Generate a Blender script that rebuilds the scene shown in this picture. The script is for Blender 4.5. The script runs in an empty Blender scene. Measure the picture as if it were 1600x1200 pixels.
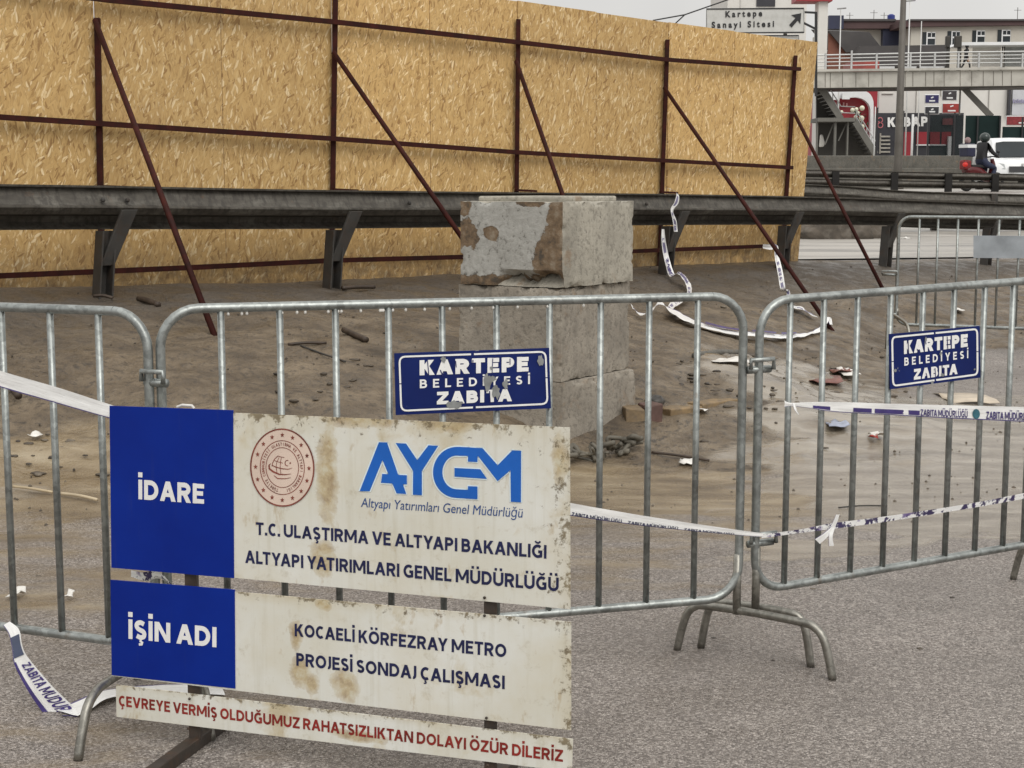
import bpy, math, random
import numpy as np
from mathutils import Vector, noise, Matrix
random.seed(7)
R = math.radians
scene = bpy.context.scene
COL = scene.collection

# ------------------------------------------------------------------ camera
F = 2400.0            # focal length in photo pixels (1600 wide)
PITCH = R(7.36)
EYE = Vector((0, 0, 1.6))
cd = bpy.data.cameras.new("camera"); cam = bpy.data.objects.new("camera", cd); COL.objects.link(cam)
cd.sensor_width = 36.0; cd.lens = F / 1600 * 36.0; cd.clip_end = 2000; cd.clip_start = 0.05
cam.location = EYE; cam.rotation_euler = (R(90) - PITCH, 0, 0)
scene.camera = cam

# ------------------------------------------------------------------ sky, sun, exposure
SUN_EL, SUN_AZ = R(46), R(156)      # behind the camera, a little to the right, under cloud
world = bpy.data.worlds.new("World"); scene.world = world; world.use_nodes = True
wn = world.node_tree; wn.nodes.clear()
w_out = wn.nodes.new("ShaderNodeOutputWorld"); w_bg = wn.nodes.new("ShaderNodeBackground")
w_sky = wn.nodes.new("ShaderNodeTexSky"); w_sky.sky_type = 'NISHITA'; w_sky.sun_disc = False
w_sky.sun_elevation = SUN_EL; w_sky.sun_rotation = SUN_AZ; w_sky.dust_density = 3
w_hs = wn.nodes.new("ShaderNodeHueSaturation"); w_hs.inputs['Saturation'].default_value = 0.12
w_tc = wn.nodes.new("ShaderNodeTexCoord"); w_sep = wn.nodes.new("ShaderNodeSeparateXYZ")
w_mr = wn.nodes.new("ShaderNodeMapRange")
w_mr.inputs[1].default_value = 0.0; w_mr.inputs[2].default_value = 1.0
w_mr.inputs[3].default_value = 7.6; w_mr.inputs[4].default_value = 14.0
w_nz = wn.nodes.new("ShaderNodeTexNoise"); w_nz.inputs['Scale'].default_value = 2.2; w_nz.inputs['Detail'].default_value = 5
w_mm = wn.nodes.new("ShaderNodeMath"); w_mm.operation = 'MULTIPLY_ADD'; w_mm.inputs[1].default_value = 0.9; w_mm.inputs[2].default_value = 0.55
w_mul = wn.nodes.new("ShaderNodeMath"); w_mul.operation = 'MULTIPLY'
w_vm = wn.nodes.new("ShaderNodeVectorMath"); w_vm.operation = 'SCALE'; w_vm.inputs[0].default_value = (1.0, 0.985, 0.955)
w_mix = wn.nodes.new("ShaderNodeMix"); w_mix.data_type = 'RGBA'; w_mix.inputs[0].default_value = 0.85
L = wn.links
L.new(w_tc.outputs['Generated'], w_sep.inputs[0]); L.new(w_sep.outputs['Z'], w_mr.inputs[0])
L.new(w_tc.outputs['Generated'], w_nz.inputs['Vector']); L.new(w_nz.outputs['Fac'], w_mm.inputs[0])
L.new(w_mr.outputs[0], w_mul.inputs[0]); L.new(w_mm.outputs[0], w_mul.inputs[1])
L.new(w_mul.outputs[0], w_vm.inputs['Scale'])
L.new(w_sky.outputs[0], w_hs.inputs['Color'])
L.new(w_hs.outputs[0], w_mix.inputs[6]); L.new(w_vm.outputs[0], w_mix.inputs[7])
L.new(w_mix.outputs[2], w_bg.inputs['Color']); L.new(w_bg.outputs[0], w_out.inputs[0])
w_bg.inputs['Strength'].default_value = 0.1
sd = bpy.data.lights.new("sun", 'SUN'); sun = bpy.data.objects.new("sun", sd); COL.objects.link(sun)
sd.energy = 1.4; sd.angle = R(38); sd.color = (1.0, 0.965, 0.91)
sdir = Vector((math.sin(SUN_AZ) * math.cos(SUN_EL), math.cos(SUN_AZ) * math.cos(SUN_EL), math.sin(SUN_EL)))
sun.rotation_euler = sdir.to_track_quat('Z', 'Y').to_euler()
vs = scene.view_settings; vs.view_transform = 'Standard'; vs.look = 'None'; vs.exposure = 0.0; vs.gamma = 1.0
scene.cycles.use_denoising = True
scene.cycles.max_bounces = 6

# ------------------------------------------------------------------ measuring helpers
CP, SP = math.cos(PITCH), math.sin(PITCH)
def ray(px, py):
    x, y = (px - 800) / F, (600 - py) / F
    return Vector((x, CP + y * SP, -SP + y * CP))
def pt(px, py, Y):                       # point of the sight line that stands Y metres ahead
    d = ray(px, py); return EYE + d * (Y / d.y)
class Plane:                             # vertical plane through two ground-plan points
    def __init__(s, a, b, off=0.0):
        s.a = Vector((a[0], a[1], 0)); d = Vector((b[0] - a[0], b[1] - a[1], 0)); s.L = d.length; s.u = d.normalized()
        s.n = Vector((s.u.y, -s.u.x, 0))          # towards the camera side
        s.a += s.n * off
    def hit(s, px, py, off=0.0):
        d = ray(px, py); a = s.a + s.n * off
        return EYE + d * ((a - EYE).dot(s.n) / d.dot(s.n))
    def at(s, u, z, off=0.0): return s.a + s.u * u + Vector((0, 0, z)) + s.n * off
    def uv(s, p): return ((p - s.a).dot(s.u), p.z)

# ------------------------------------------------------------------ terrain
def road_z(y): return float(np.interp(y, [0, 18, 28.8, 45, 66, 90, 2000], [.5, .58, .72, 1.41, 1.47, 1.5, 1.5]))
CTRL = []
for (px, py, Y) in [(160, 461, 11.0), (0, 467, 10.4), (-200, 472, 9.7), (520, 447, 12.6), (1040, 426, 15.5), (1240, 419, 16.9), (1390, 417, 18.2),
                    (1535, 417, 19.5), (1700, 418, 21), (333, 524, 9.9), (600, 560, 9.6), (150, 600, 8.9), (300, 650, 8.5), (50, 700, 8.2), (-150, 690, 8.0),
                    (1000, 520, 11.5), (1150, 560, 10.8), (1293, 509, 13.8), (1378, 451, 16.2), (1250, 600, 11.0), (1300, 560, 12.3), (1450, 575, 13.2),
                    (1500, 543, 14.4), (1650, 545, 14.3), (1500, 640, 10.5), (1000, 640, 9.5), (700, 640, 9.0)]:
    p = pt(px, py, Y); CTRL.append((p.x, p.y, p.z))
for x in (-6, -3, -1.2, .5, 2.5, 5, 8):
    for y in (-3, 1, 4, 6, 7.2): CTRL.append((x, y, 0.0))
for (x, y) in ((.3, 8.6), (1.2, 8.7), (2.5, 8.6), (4.5, 9), (-.5, 8.2), (-6, 7.4), (6, 11)): CTRL.append((x, y, 0.02))
CT = np.array(CTRL); NC = len(CT)
def _phi(r2): return np.where(r2 > 1e-9, r2 * np.log(np.maximum(r2, 1e-9)), 0.0)
_d2 = ((CT[:, None, :2] - CT[None, :, :2]) ** 2).sum(-1)
_A = np.zeros((NC + 3, NC + 3)); _A[:NC, :NC] = _phi(_d2) + np.eye(NC) * 0.02
_A[:NC, NC] = 1; _A[:NC, NC + 1:] = CT[:, :2]; _A[NC, :NC] = 1; _A[NC + 1:, :NC] = CT[:, :2].T
_W = np.linalg.solve(_A, np.concatenate([CT[:, 2], np.zeros(3)]))
def terrain(xs, ys):
    xs = np.asarray(xs, float); ys = np.asarray(ys, float)
    xc = np.clip(xs, -6.5, 8.5); yc = np.clip(ys, -3, 22)
    z = np.full(xs.shape, _W[NC]) + _W[NC + 1] * xc + _W[NC + 2] * yc
    for i in range(NC): z += _W[i] * _phi((xc - CT[i, 0]) ** 2 + (yc - CT[i, 1]) ** 2)
    z = np.clip(z, -0.02, 0.9)
    z = np.where(ys < 7, z * np.clip((ys - 5.5) / 1.5, 0, 1), z)
    rz = np.interp(ys, [0, 18, 28.8, 45, 66, 90, 2000], [.5, .58, .72, 1.41, 1.47, 1.5, 1.5])
    # guardrail line in plan: beyond it the carriageway
    gl = 10.46 + (xs + 3.45) * 0.98 + 0.5
    k = np.clip((ys - gl) / 1.6, 0, 1); k = k * k * (3 - 2 * k)
    return z * (1 - k) + rz * k
def H(x, y): return float(terrain(np.array([x]), np.array([y]))[0])
def G(px, py, lift=0.0):                 # where a sight line meets the ground
    d = ray(px, py); lo, hi = 1.5, 60.0
    f = lambda Y: (EYE + d * (Y / d.y)).z - H((EYE + d * (Y / d.y)).x, Y)
    Y = lo
    while Y < hi and f(Y) > 0: Y += .25
    a, b = Y - .25, Y
    for _ in range(25):
        m = (a + b) / 2
        if f(m) > 0: a = m
        else: b = m
    p = EYE + d * (b / d.y); p.z += lift; return p

# ------------------------------------------------------------------ materials
class NT:
    def __init__(s, name):
        s.m = bpy.data.materials.new(name); s.m.use_nodes = True; s.t = s.m.node_tree
        s.b = s.t.nodes["Principled BSDF"]; s.tc = s.n("TexCoord")
    def n(s, typ, **kw):
        nd = s.t.nodes.new("ShaderNode" + typ)
        for k, v in kw.items(): setattr(nd, k, v)
        return nd
    def l(s, a, b): s.t.links.new(a, b)
    def put(s, sock, v):
        if hasattr(v, 'is_output'): s.l(v, sock)
        else: sock.default_value = v
    def noise(s, vec, scale, detail=4, rough=.55, dist=0):
        nd = s.n("TexNoise"); nd.inputs['Scale'].default_value = scale; nd.inputs['Detail'].default_value = detail
        nd.inputs['Roughness'].default_value = rough; nd.inputs['Distortion'].default_value = dist
        s.l(vec, nd.inputs['Vector']); return nd.outputs['Fac']
    def voro(s, vec, scale, feature='F1', out='Color', rand=1.0):
        nd = s.n("TexVoronoi"); nd.feature = feature; nd.inputs['Scale'].default_value = scale
        nd.inputs['Randomness'].default_value = rand
        s.l(vec, nd.inputs['Vector']); return nd.outputs[out]
    def ramp(s, fac, stops, interp='LINEAR'):
        nd = s.n("ValToRGB"); nd.color_ramp.interpolation = interp; e = nd.color_ramp.elements
        while len(e) < len(stops): e.new(.5)
        for i, (p, c) in enumerate(stops):
            e[i].position = p; e[i].color = (c, c, c, 1) if isinstance(c, (int, float)) else (*c, 1)
        s.l(fac, nd.inputs[0]); return nd.outputs[0]
    def mix(s, fac, a, b, mode='MIX'):
        nd = s.n("Mix", data_type='RGBA', blend_type=mode)
        s.put(nd.inputs[0], fac)
        for k, v in ((6, a), (7, b)):
            if hasattr(v, 'is_output'): s.l(v, nd.inputs[k])
            else: nd.inputs[k].default_value = (*v, 1)
        return nd.outputs[2]
    def math(s, op, a, b=0.0, c=0.0, clamp=False):
        nd = s.n("Math", operation=op, use_clamp=clamp)
        s.put(nd.inputs[0], a); s.put(nd.inputs[1], b); s.put(nd.inputs[2], c); return nd.outputs[0]
    def mapping(s, vec, scale=(1, 1, 1), rot=(0, 0, 0), loc=(0, 0, 0)):
        nd = s.n("Mapping"); nd.inputs['Scale'].default_value = scale; nd.inputs['Rotation'].default_value = rot; nd.inputs['Location'].default_value = loc
        s.l(vec, nd.inputs['Vector']); return nd.outputs[0]
    def warp(s, vec, scale, amt):
        nz = s.n("TexNoise"); nz.inputs['Scale'].default_value = scale; s.l(vec, nz.inputs['Vector'])
        a = s.n("VectorMath", operation='SUBTRACT'); s.l(nz.outputs['Color'], a.inputs[0]); a.inputs[1].default_value = (.5, .5, .5)
        b = s.n("VectorMath", operation='SCALE'); s.l(a.outputs[0], b.inputs[0]); b.inputs['Scale'].default_value = amt
        c = s.n("VectorMath", operation='ADD'); s.l(vec, c.inputs[0]); s.l(b.outputs[0], c.inputs[1]); return c.outputs[0]
    def col(s, v): s.put(s.b.inputs['Base Color'], v if hasattr(v, 'is_output') else (*v, 1))
    def rough(s, v): s.put(s.b.inputs['Roughness'], v)
    def bump(s, h, strength=.3, dist=.01):
        nd = s.n("Bump"); nd.inputs['Strength'].default_value = strength; nd.inputs['Distance'].default_value = dist
        s.l(h, nd.inputs['Height']); s.l(nd.outputs[0], s.b.inputs['Normal'])
    @property
    def obj(s): return s.tc.outputs['Object']
    @property
    def uv(s): return s.tc.outputs['UV']

def plain(name, c, rough=.6, metal=0.0, var=.25, scale=6.0, bump=.15, dirt=None, dirt_amt=.5, fine=60.0, spec=None):
    m = NT(name); v = m.obj
    n1 = m.noise(v, scale, 5); n2 = m.noise(v, fine, 3)
    lo = tuple(x * (1 - var) for x in c); hi = tuple(min(1, x * (1 + var)) for x in c)
    cc = m.ramp(n1, [(.3, lo), (.7, hi)])
    if dirt: cc = m.mix(m.math('MULTIPLY', m.ramp(m.noise(v, scale * 1.7, 7, .65), [(.48, 0), (.7, 1)]), dirt_amt), cc, dirt)
    m.col(cc); m.rough(m.math('MULTIPLY_ADD', n1, .3, rough - .15)); m.b.inputs['Metallic'].default_value = metal
    if spec is not None: m.b.inputs['Specular IOR Level'].default_value = spec
    if bump: m.bump(n2, bump, .004)
    return m.m

def make_osb():
    m = NT("osb_board"); v = m.warp(m.uv, 3.0, .10)
    def layer(rot, sx, sy, off):
        q = m.mapping(v, (sx, sy, 1), (0, 0, 0), off) if not rot else m.mapping(m.mapping(v, (1, 1, 1), (0, 0, rot), off), (sx, sy, 1))
        nd = m.n("TexVoronoi"); nd.feature = 'F1'; nd.inputs['Scale'].default_value = 1; m.l(q, nd.inputs['Vector'])
        sep = m.n("SeparateColor"); m.l(nd.outputs['Color'], sep.inputs[0])
        grain = m.noise(m.mapping(q, (5.0, .5, 1)), 1.6, 3)
        return sep.outputs[0], sep.outputs[1], nd.outputs['Distance'], grain
    a = layer(R(3), 64, 12, (0, 0, 0)); b = layer(R(-16), 72, 15, (3.3, 1.7, 0)); c = layer(R(22), 70, 15, (7.1, 4.2, 0)); d = layer(R(55), 78, 19, (1.1, 9.2, 0))
    def pick(p, q, th):
        k = m.math('GREATER_THAN', q[1], th)
        mk = lambda i: m.math('ADD', m.math('MULTIPLY', p[i], m.math('SUBTRACT', 1.0, k)), m.math('MULTIPLY', q[i], k))
        return (mk(0), p[1], mk(2), mk(3))
    e = pick(a, b, .50); e = pick(e, c, .62); e = pick(e, d, .86)
    chip = m.ramp(e[0], [(0, .06), (.09, .18), (.14, .40), (.5, .50), (.84, .60), (.90, .82), (1, .97)])      # most flakes alike, a few pale or dark slivers
    big = m.noise(m.uv, 1.1, 4)
    val = m.math('ADD', m.math('MULTIPLY_ADD', e[3], .56, -.28), m.math('ADD', chip, m.math('MULTIPLY_ADD', big, .26, -.13)))
    colr = m.ramp(val, [(.05, (.31, .17, .055)), (.30, (.49, .30, .105)), (.52, (.595, .385, .15)), (.70, (.67, .46, .20)), (.98, (.86, .68, .41))])
    colr = m.mix(m.ramp(e[2], [(.55, 0), (.9, .45)]), colr, (.27, .15, .05))  # flake edges darkened: shading lines painted into the colour
    # orange-brown water marks and the mud splash along the foot of the sheets
    wet = m.ramp(m.noise(m.mapping(m.uv, (1.6, .7, 1)), 2.4, 6, .6), [(.56, 0), (.75, .45)])
    colr = m.mix(wet, colr, (.33, .19, .07))
    sp = m.n("SeparateXYZ"); m.l(m.uv, sp.inputs[0])
    foot = m.math('MULTIPLY', m.ramp(sp.outputs['Y'], [(.02, 1), (.5, 0)]), m.ramp(m.noise(m.uv, 9, 6, .7), [(.35, .1), (.65, .9)]))
    colr = m.mix(foot, colr, (.12, .08, .045))
    inf = m.n("ObjectInfo"); tint = m.math('MULTIPLY_ADD', inf.outputs['Random'], .24, .86)
    hv = m.n("HueSaturation"); m.l(colr, hv.inputs['Color']); m.l(tint, hv.inputs['Value'])
    m.col(hv.outputs[0]); m.rough(.62); m.bump(m.math('ADD', e[0], e[3]), .35, .004)
    return m.m

def make_ground():
    m = NT("wet_ground"); v = m.obj
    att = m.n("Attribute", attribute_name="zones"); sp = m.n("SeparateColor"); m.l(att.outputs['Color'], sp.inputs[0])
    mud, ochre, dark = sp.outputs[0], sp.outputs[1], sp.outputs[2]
    # asphalt: stones of many tones set in grey binder
    g1 = m.voro(m.warp(v, 60, .01), 150); g1s = m.n("SeparateColor"); m.l(g1, g1s.inputs[0])
    g1d = m.voro(m.warp(v, 60, .01), 150, out='Distance')
    fine = m.noise(v, 210, 2); patch = m.noise(v, 1.1, 5); mid = m.noise(v, 9, 5, .6)
    tone = m.math('ADD', m.math('MULTIPLY', g1s.outputs[0], .55), m.math('MULTIPLY', fine, .45))
    asph = m.ramp(tone, [(.14, (.080, .068, .060)), (.38, (.195, .170, .152)), (.60, (.305, .268, .242)), (.84, (.60, .545, .50))])
    asph = m.mix(m.ramp(patch, [(.42, .0), (.70, .5)]), asph, (.125, .105, .090), 'MIX'); asph = m.mix(m.ramp(m.noise(m.warp(v, 6, .08), 31, 6, .75), [(.66, 0), (.71, .8)]), asph, (.05, .042, .036))
    # mud
    mw = m.warp(v, 2.0, .25); m1 = m.noise(m.mapping(mw, (1, 1.8, 1)), 2.6, 8, .62); m2 = m.noise(mw, 22, 5, .65)
    mudc = m.ramp(m1, [(.30, (.066, .049, .032)), (.48, (.130, .098, .064)), (.70, (.225, .175, .118))])
    mudc = m.mix(m.ramp(m.noise(m.mapping(mw, (1, 2.1, 1)), 13, 8, .72), [(.57, 0), (.63, .85)]), mudc, (.042, .034, .026))
    mudc = m.mix(m.ramp(m2, [(.52, 0), (.66, .75)]), mudc, (.060, .048, .036))
    och = m.ramp(m.noise(m.mapping(mw, (.7, 2.4, 1)), 2.2, 7, .6), [(.30, (.105, .076, .045)), (.46, (.20, .150, .090)), (.60, (.285, .225, .145)), (.74, (.38, .32, .225))])
    edge = m.math('ADD', mud, m.math('MULTIPLY_ADD', mid, .7, -.35)); mf = m.ramp(edge, [(.42, 0), (.60, 1)])
    oe = m.math('ADD', ochre, m.math('MULTIPLY_ADD', m.noise(m.mapping(mw, (.8, 2.2, 1)), 1.8, 7, .65), 1.1, -.55)); of = m.ramp(oe, [(.38, 0), (.66, .92)])
    c = m.mix(mf, asph, mudc); c = m.mix(of, c, och)
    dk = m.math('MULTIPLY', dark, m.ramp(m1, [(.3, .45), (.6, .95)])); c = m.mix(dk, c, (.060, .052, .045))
    c = m.mix(m.math('MULTIPLY', m.ramp(m.math('ADD', att.outputs['Alpha'], m.math('MULTIPLY_ADD', m.noise(m.mapping(mw, (.7, 2.0, 1)), 2.6, 6, .6), .9, -.45)), [(.42, 0), (.60, 1)]), .88), c, m.ramp(m.noise(m.mapping(mw, (.6, 2.2, 1)), 3.2, 7, .6), [(.32, (.135, .108, .078)), (.5, (.235, .20, .155)), (.7, (.35, .31, .25))]))
    m.col(c)
    wet = m.noise(m.mapping(v, (1, 2.2, 1)), 1.7, 4)
    r_as = m.ramp(m.math('ADD', wet, m.math('MULTIPLY_ADD', fine, .2, -.1)), [(.36, .26), (.62, .55)]); r_mud = m.ramp(m.noise(mw, 4.5, 5), [(.38, .30), (.62, .75)])
    wa = m.ramp(m.math('ADD', att.outputs['Alpha'], m.math('MULTIPLY_ADD', m.noise(m.mapping(mw, (.7, 2.0, 1)), 2.6, 6, .6), .9, -.45)), [(.45, 0), (.62, 1)])
    rr = m.mix(mf, r_as, r_mud); rr = m.mix(of, rr, m.ramp(wet, [(.42, .13), (.6, .5)])); rr = m.mix(wa, rr, (.17, .17, .17)); m.rough(rr)
    hgt = m.math('ADD', m.math('MULTIPLY', m.math('SUBTRACT', 1.0, g1d), m.math('MULTIPLY_ADD', mf, -.8, 1.0)), m.math('MULTIPLY', m.math('MULTIPLY', m2, mf), 3.0))
    hgt = m.math('ADD', hgt, m.math('MULTIPLY', fine, .3))
    hgt = m.math('MULTIPLY', m.math('MULTIPLY', hgt, m.math('MULTIPLY_ADD', of, -.6, 1.0)), m.math('MULTIPLY_ADD', wa, -.85, 1.0))
    m.bump(hgt, .85, .010)
    return m.m

def make_concrete(name, c, patchy=0):
    m = NT(name); v = m.obj; inf = m.n("ObjectInfo")
    vv = m.n("VectorMath", operation='ADD'); m.l(v, vv.inputs[0])
    sc = m.n("VectorMath", operation='SCALE'); sc.inputs[0].default_value = (7, 11, 5); m.l(inf.outputs['Random'], sc.inputs['Scale']); m.l(sc.outputs[0], vv.inputs[1])
    q = vv.outputs[0]; n1 = m.noise(q, 3.0, 7, .62); n2 = m.noise(q, 34, 5, .65); n3 = m.noise(q, 120, 2)
    base = m.ramp(n1, [(.3, tuple(x * .70 for x in c)), (.5, c), (.7, tuple(min(1, x * 1.22) for x in c))])
    stv = m.ramp(m.noise(m.mapping(q, (5, 5, .8)), 2.2, 5, .6), [(.48, 0), (.72, .5)]); base = m.mix(stv, base, tuple(x * .62 for x in c))
    base = m.mix(m.ramp(n2, [(.36, .65), (.50, 0)]), base, tuple(x * .45 for x in c))
    base = m.mix(m.ramp(m.noise(q, 5.5, 7, .68), [(.58, 0), (.68, .6)]), base, (.22, .145, .085))
    hgt = m.math('ADD', m.math('MULTIPLY', n2, .8), m.math('MULTIPLY', n3, .3))
    if patchy:      # grey plaster skin, broken away towards the rims
        pn = m.math('ADD', m.noise(m.warp(q, 6, .06), 2.6, 8, .66), m.math('MULTIPLY', m.noise(q, 14, 5), .12))
        pl = m.ramp(pn, [(.49, 0), (.505, 1)]); pc = m.ramp(m.noise(q, 26, 6, .7), [(.36, (.17, .165, .15)), (.44, (.40, .395, .375)), (.7, (.50, .495, .475))])
        base = m.mix(pl, m.mix(.7, base, (.145, .10, .062)), pc); hgt = m.math('ADD', hgt, m.math('MULTIPLY', pl, 1.2))
    pits = m.voro(m.warp(q, 20, .05), 24, out='Distance'); pf = m.ramp(pits, [(.06, 1), (.15, 0)])
    pf = m.math('MULTIPLY', pf, m.ramp(n1, [(.45, 0), (.6, .9)])); base = m.mix(pf, base, (.07, .055, .045))
    m.col(base); m.rough(.85); m.bump(m.math('MULTIPLY_ADD', pf, -.5, hgt), .6, .012)
    return m.m

def make_plaster(spots):
    m = NT("peeling_grey_plaster"); v = m.obj; tot = None
    for p, ra, rb in spots:
        d = m.n("VectorMath", operation='LENGTH'); m.l(m.mapping(v, (1 / ra, 1 / ra, 1 / rb), (0, 0, 0), (-p.x / ra, -p.y / ra, -p.z / rb)), d.inputs[0])
        q = m.math('MULTIPLY_ADD', d.outputs['Value'], -.5, 1.0, True); tot = q if tot is None else m.math('MAXIMUM', tot, q)
    k = m.ramp(m.math('ADD', tot, m.math('MULTIPLY_ADD', m.noise(m.warp(v, 8, .05), 7, 8, .68), 1.1, -.55)), [(.50, 0), (.53, 1)])
    n2 = m.noise(v, 26, 6, .72); pc = m.ramp(n2, [(.36, (.15, .145, .13)), (.43, (.34, .335, .31)), (.7, (.43, .425, .40))]); pc = m.mix(m.ramp(m.noise(v, 3.2, 5), [(.4, 0), (.7, .35)]), pc, (.26, .25, .225))
    br = m.ramp(m.noise(v, 12, 7, .7), [(.35, (.062, .050, .038)), (.5, (.17, .115, .068)), (.66, (.26, .215, .16))])
    m.col(m.mix(k, pc, br)); m.rough(.88); m.bump(m.math('MULTIPLY_ADD', k, -1.3, n2), .6, .012); return m.m
def make_sign_white(stains):
    m = NT("weathered_white_sheet"); v = m.uv
    base = m.ramp(m.noise(v, 2.2, 5), [(.3, (.66, .655, .585)), (.7, (.76, .765, .725))])
    # yellow-brown old glue patches, drip streaks, black mould flecks near the upper rim
    p1 = m.ramp(m.noise(m.warp(v, 5, .12), 3.6, 7, .62), [(.56, 0), (.66, .75)]); base = m.mix(p1, base, (.50, .40, .215))
    wash = m.ramp(m.noise(m.warp(v, 3, .15), 2.0, 7, .65), [(.42, 0), (.62, .55)]); base = m.mix(wash, base, (.60, .545, .40))
    gr = m.ramp(m.noise(m.warp(v, 10, .05), 20, 8, .74), [(.56, 0), (.70, .55)]); base = m.mix(gr, base, (.45, .40, .29))
    p2 = m.ramp(m.noise(m.mapping(m.warp(v, 5, .06), (1.4, .55, 1)), 9.5, 7, .68), [(.60, 0), (.70, .7)]); base = m.mix(p2, base, (.40, .29, .14))
    stk = m.ramp(m.noise(m.mapping(v, (26, 1.3, 1)), 1.4, 5, .6), [(.52, 0), (.75, .38)]); base = m.mix(stk, base, (.47, .43, .31))
    tot = None; nzz = m.noise(m.warp(v, 9, .05), 17, 7, .7)
    for (a, b, ra, rb) in stains:
        d = m.n("VectorMath", operation='LENGTH'); m.l(m.mapping(v, (1 / ra, 1 / rb, 0), (0, 0, 0), (-a / ra, -b / rb, 0)), d.inputs[0])
        q = m.math('SUBTRACT', 1.0, d.outputs['Value'], clamp=True); tot = q if tot is None else m.math('MAXIMUM', tot, q)
    st = m.ramp(m.math('ADD', m.math('MULTIPLY', tot, .75), m.math('MULTIPLY_ADD', nzz, .9, -.45)), [(.24, 0), (.30, .35), (.52, .78)])
    base = m.mix(m.math('MULTIPLY', st, m.math('GREATER_THAN', tot, .01)), base, m.ramp(m.noise(m.warp(v, 12, .04), 24, 6, .7), [(.36, (.27, .165, .06)), (.52, (.47, .36, .18)), (.66, (.58, .54, .40))]))
    att = m.n("Attribute", attribute_name="rim"); sp = m.n("SeparateColor"); m.l(att.outputs['Color'], sp.inputs[0])
    fl = m.ramp(m.math('ADD', m.noise(m.warp(v, 8, .06), 30, 8, .75), m.math('MULTIPLY_ADD', sp.outputs[0], .245, -.13)), [(.60, 0), (.67, .9)]); base = m.mix(fl, base, (.10, .075, .045))
    yr = m.math('MULTIPLY', m.ramp(sp.outputs[0], [(.4, 0), (1, .42)]), m.ramp(m.noise(v, 7, 6, .65), [(.35, .1), (.65, 1)])); base = m.mix(yr, base, (.47, .38, .21))
    m.col(base); m.rough(.42); m.bump(m.noise(v, 6, 4), .12, .01)
    return m.m

def make_galv(name, c):
    m = NT(name); v = m.obj
    n1 = m.noise(v, 9, 5, .6); sp = m.voro(v, 70)
    s = m.n("SeparateColor"); m.l(sp, s.inputs[0])
    t = m.math('ADD', m.math('MULTIPLY', n1, .75), m.math('MULTIPLY', s.outputs[0], .25))
    cc = m.ramp(t, [(.3, tuple(x * .62 for x in c)), (.55, c), (.8, tuple(min(1, x * 1.35) for x in c))])
    cc = m.mix(m.ramp(m.noise(v, 15, 6, .7), [(.62, 0), (.74, .6)]), cc, (.16, .105, .065))
    m.col(cc); m.b.inputs['Metallic'].default_value = .85; m.rough(m.math('MULTIPLY_ADD', n1, .3, .27)); m.bump(m.noise(v, 90, 3), .12, .002)
    return m.m

def make_tape(name, fleck):
    m = NT(name); v = m.uv; sp = m.n("SeparateXYZ"); m.l(v, sp.inputs[0]); U, V = sp.outputs['X'], sp.outputs['Y']
    white = m.ramp(m.noise(v, 5, 4), [(.3, (.70, .70, .69)), (.7, (.86, .86, .85))])
    if fleck:       # twisted: the printed band turns up in short dashes
        n = m.noise(m.mapping(v, (1, .02, 1)), 26, 4, .7)
        c = m.mix(m.ramp(n, [(.50, 0), (.53, 1)]), white, (.035, .025, .09)); c = m.mix(m.ramp(m.noise(m.mapping(v, (1, .02, 1), loc=(5, 0, 0)), 11, 3), [(.60, 0), (.64, .9)]), c, (.13, .085, .25))
    elif fleck is None:   # blocks of purple print down the middle, muddied
        n = m.noise(m.mapping(v, (1, .02, 1)), 9, 3, .6); k = m.math('MULTIPLY', m.ramp(n, [(.47, 0), (.50, .85)]), m.math('MULTIPLY', m.math('GREATER_THAN', V, .18), m.math('LESS_THAN', V, .72)))
        c = m.mix(k, white, (.085, .07, .20))
    else:           # printed rim stripe along one edge
        c = m.mix(m.math('LESS_THAN', V, .07), white, (.06, .045, .17))
    c = m.mix(m.ramp(m.noise(v, 14, 5, .6), [(.58, 0), (.72, .35)]), c, (.38, .33, .27))
    m.col(c); m.rough(.32); m.bump(m.noise(m.mapping(v, (3, 6, 1)), 4, 4), .25, .01)
    return m.m

def make_enamel():
    m = NT("chipped_blue_enamel"); v = m.uv
    c = m.ramp(m.noise(v, 5, 4), [(.3, (.003, .010, .085)), (.7, (.005, .017, .120))])
    chip = m.ramp(m.noise(m.warp(v, 14, .05), 13, 6, .7), [(.665, 0), (.685, 1)]); c = m.mix(chip, c, (.26, .27, .27))
    m.col(c); m.rough(.4); m.b.inputs['Specular IOR Level'].default_value = .22; return m.m
def make_blue_vinyl():
    m = NT("royal_blue_vinyl"); v = m.uv
    c = m.ramp(m.noise(v, 3, 4), [(.3, (.0008, .015, .20)), (.7, (.0015, .023, .26))])
    c = m.mix(m.ramp(m.noise(v, 38, 6, .72), [(.70, 0), (.78, .6)]), c, (.16, .19, .34))
    c = m.mix(m.ramp(m.noise(m.mapping(v, (30, 1.5, 1)), 1.5, 4), [(.6, 0), (.8, .25)]), c, (.05, .06, .14))
    m.col(c); m.rough(.4); m.b.inputs['Specular IOR Level'].default_value = .18; m.bump(m.noise(v, 5, 3), .05, .01); return m.m

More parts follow.
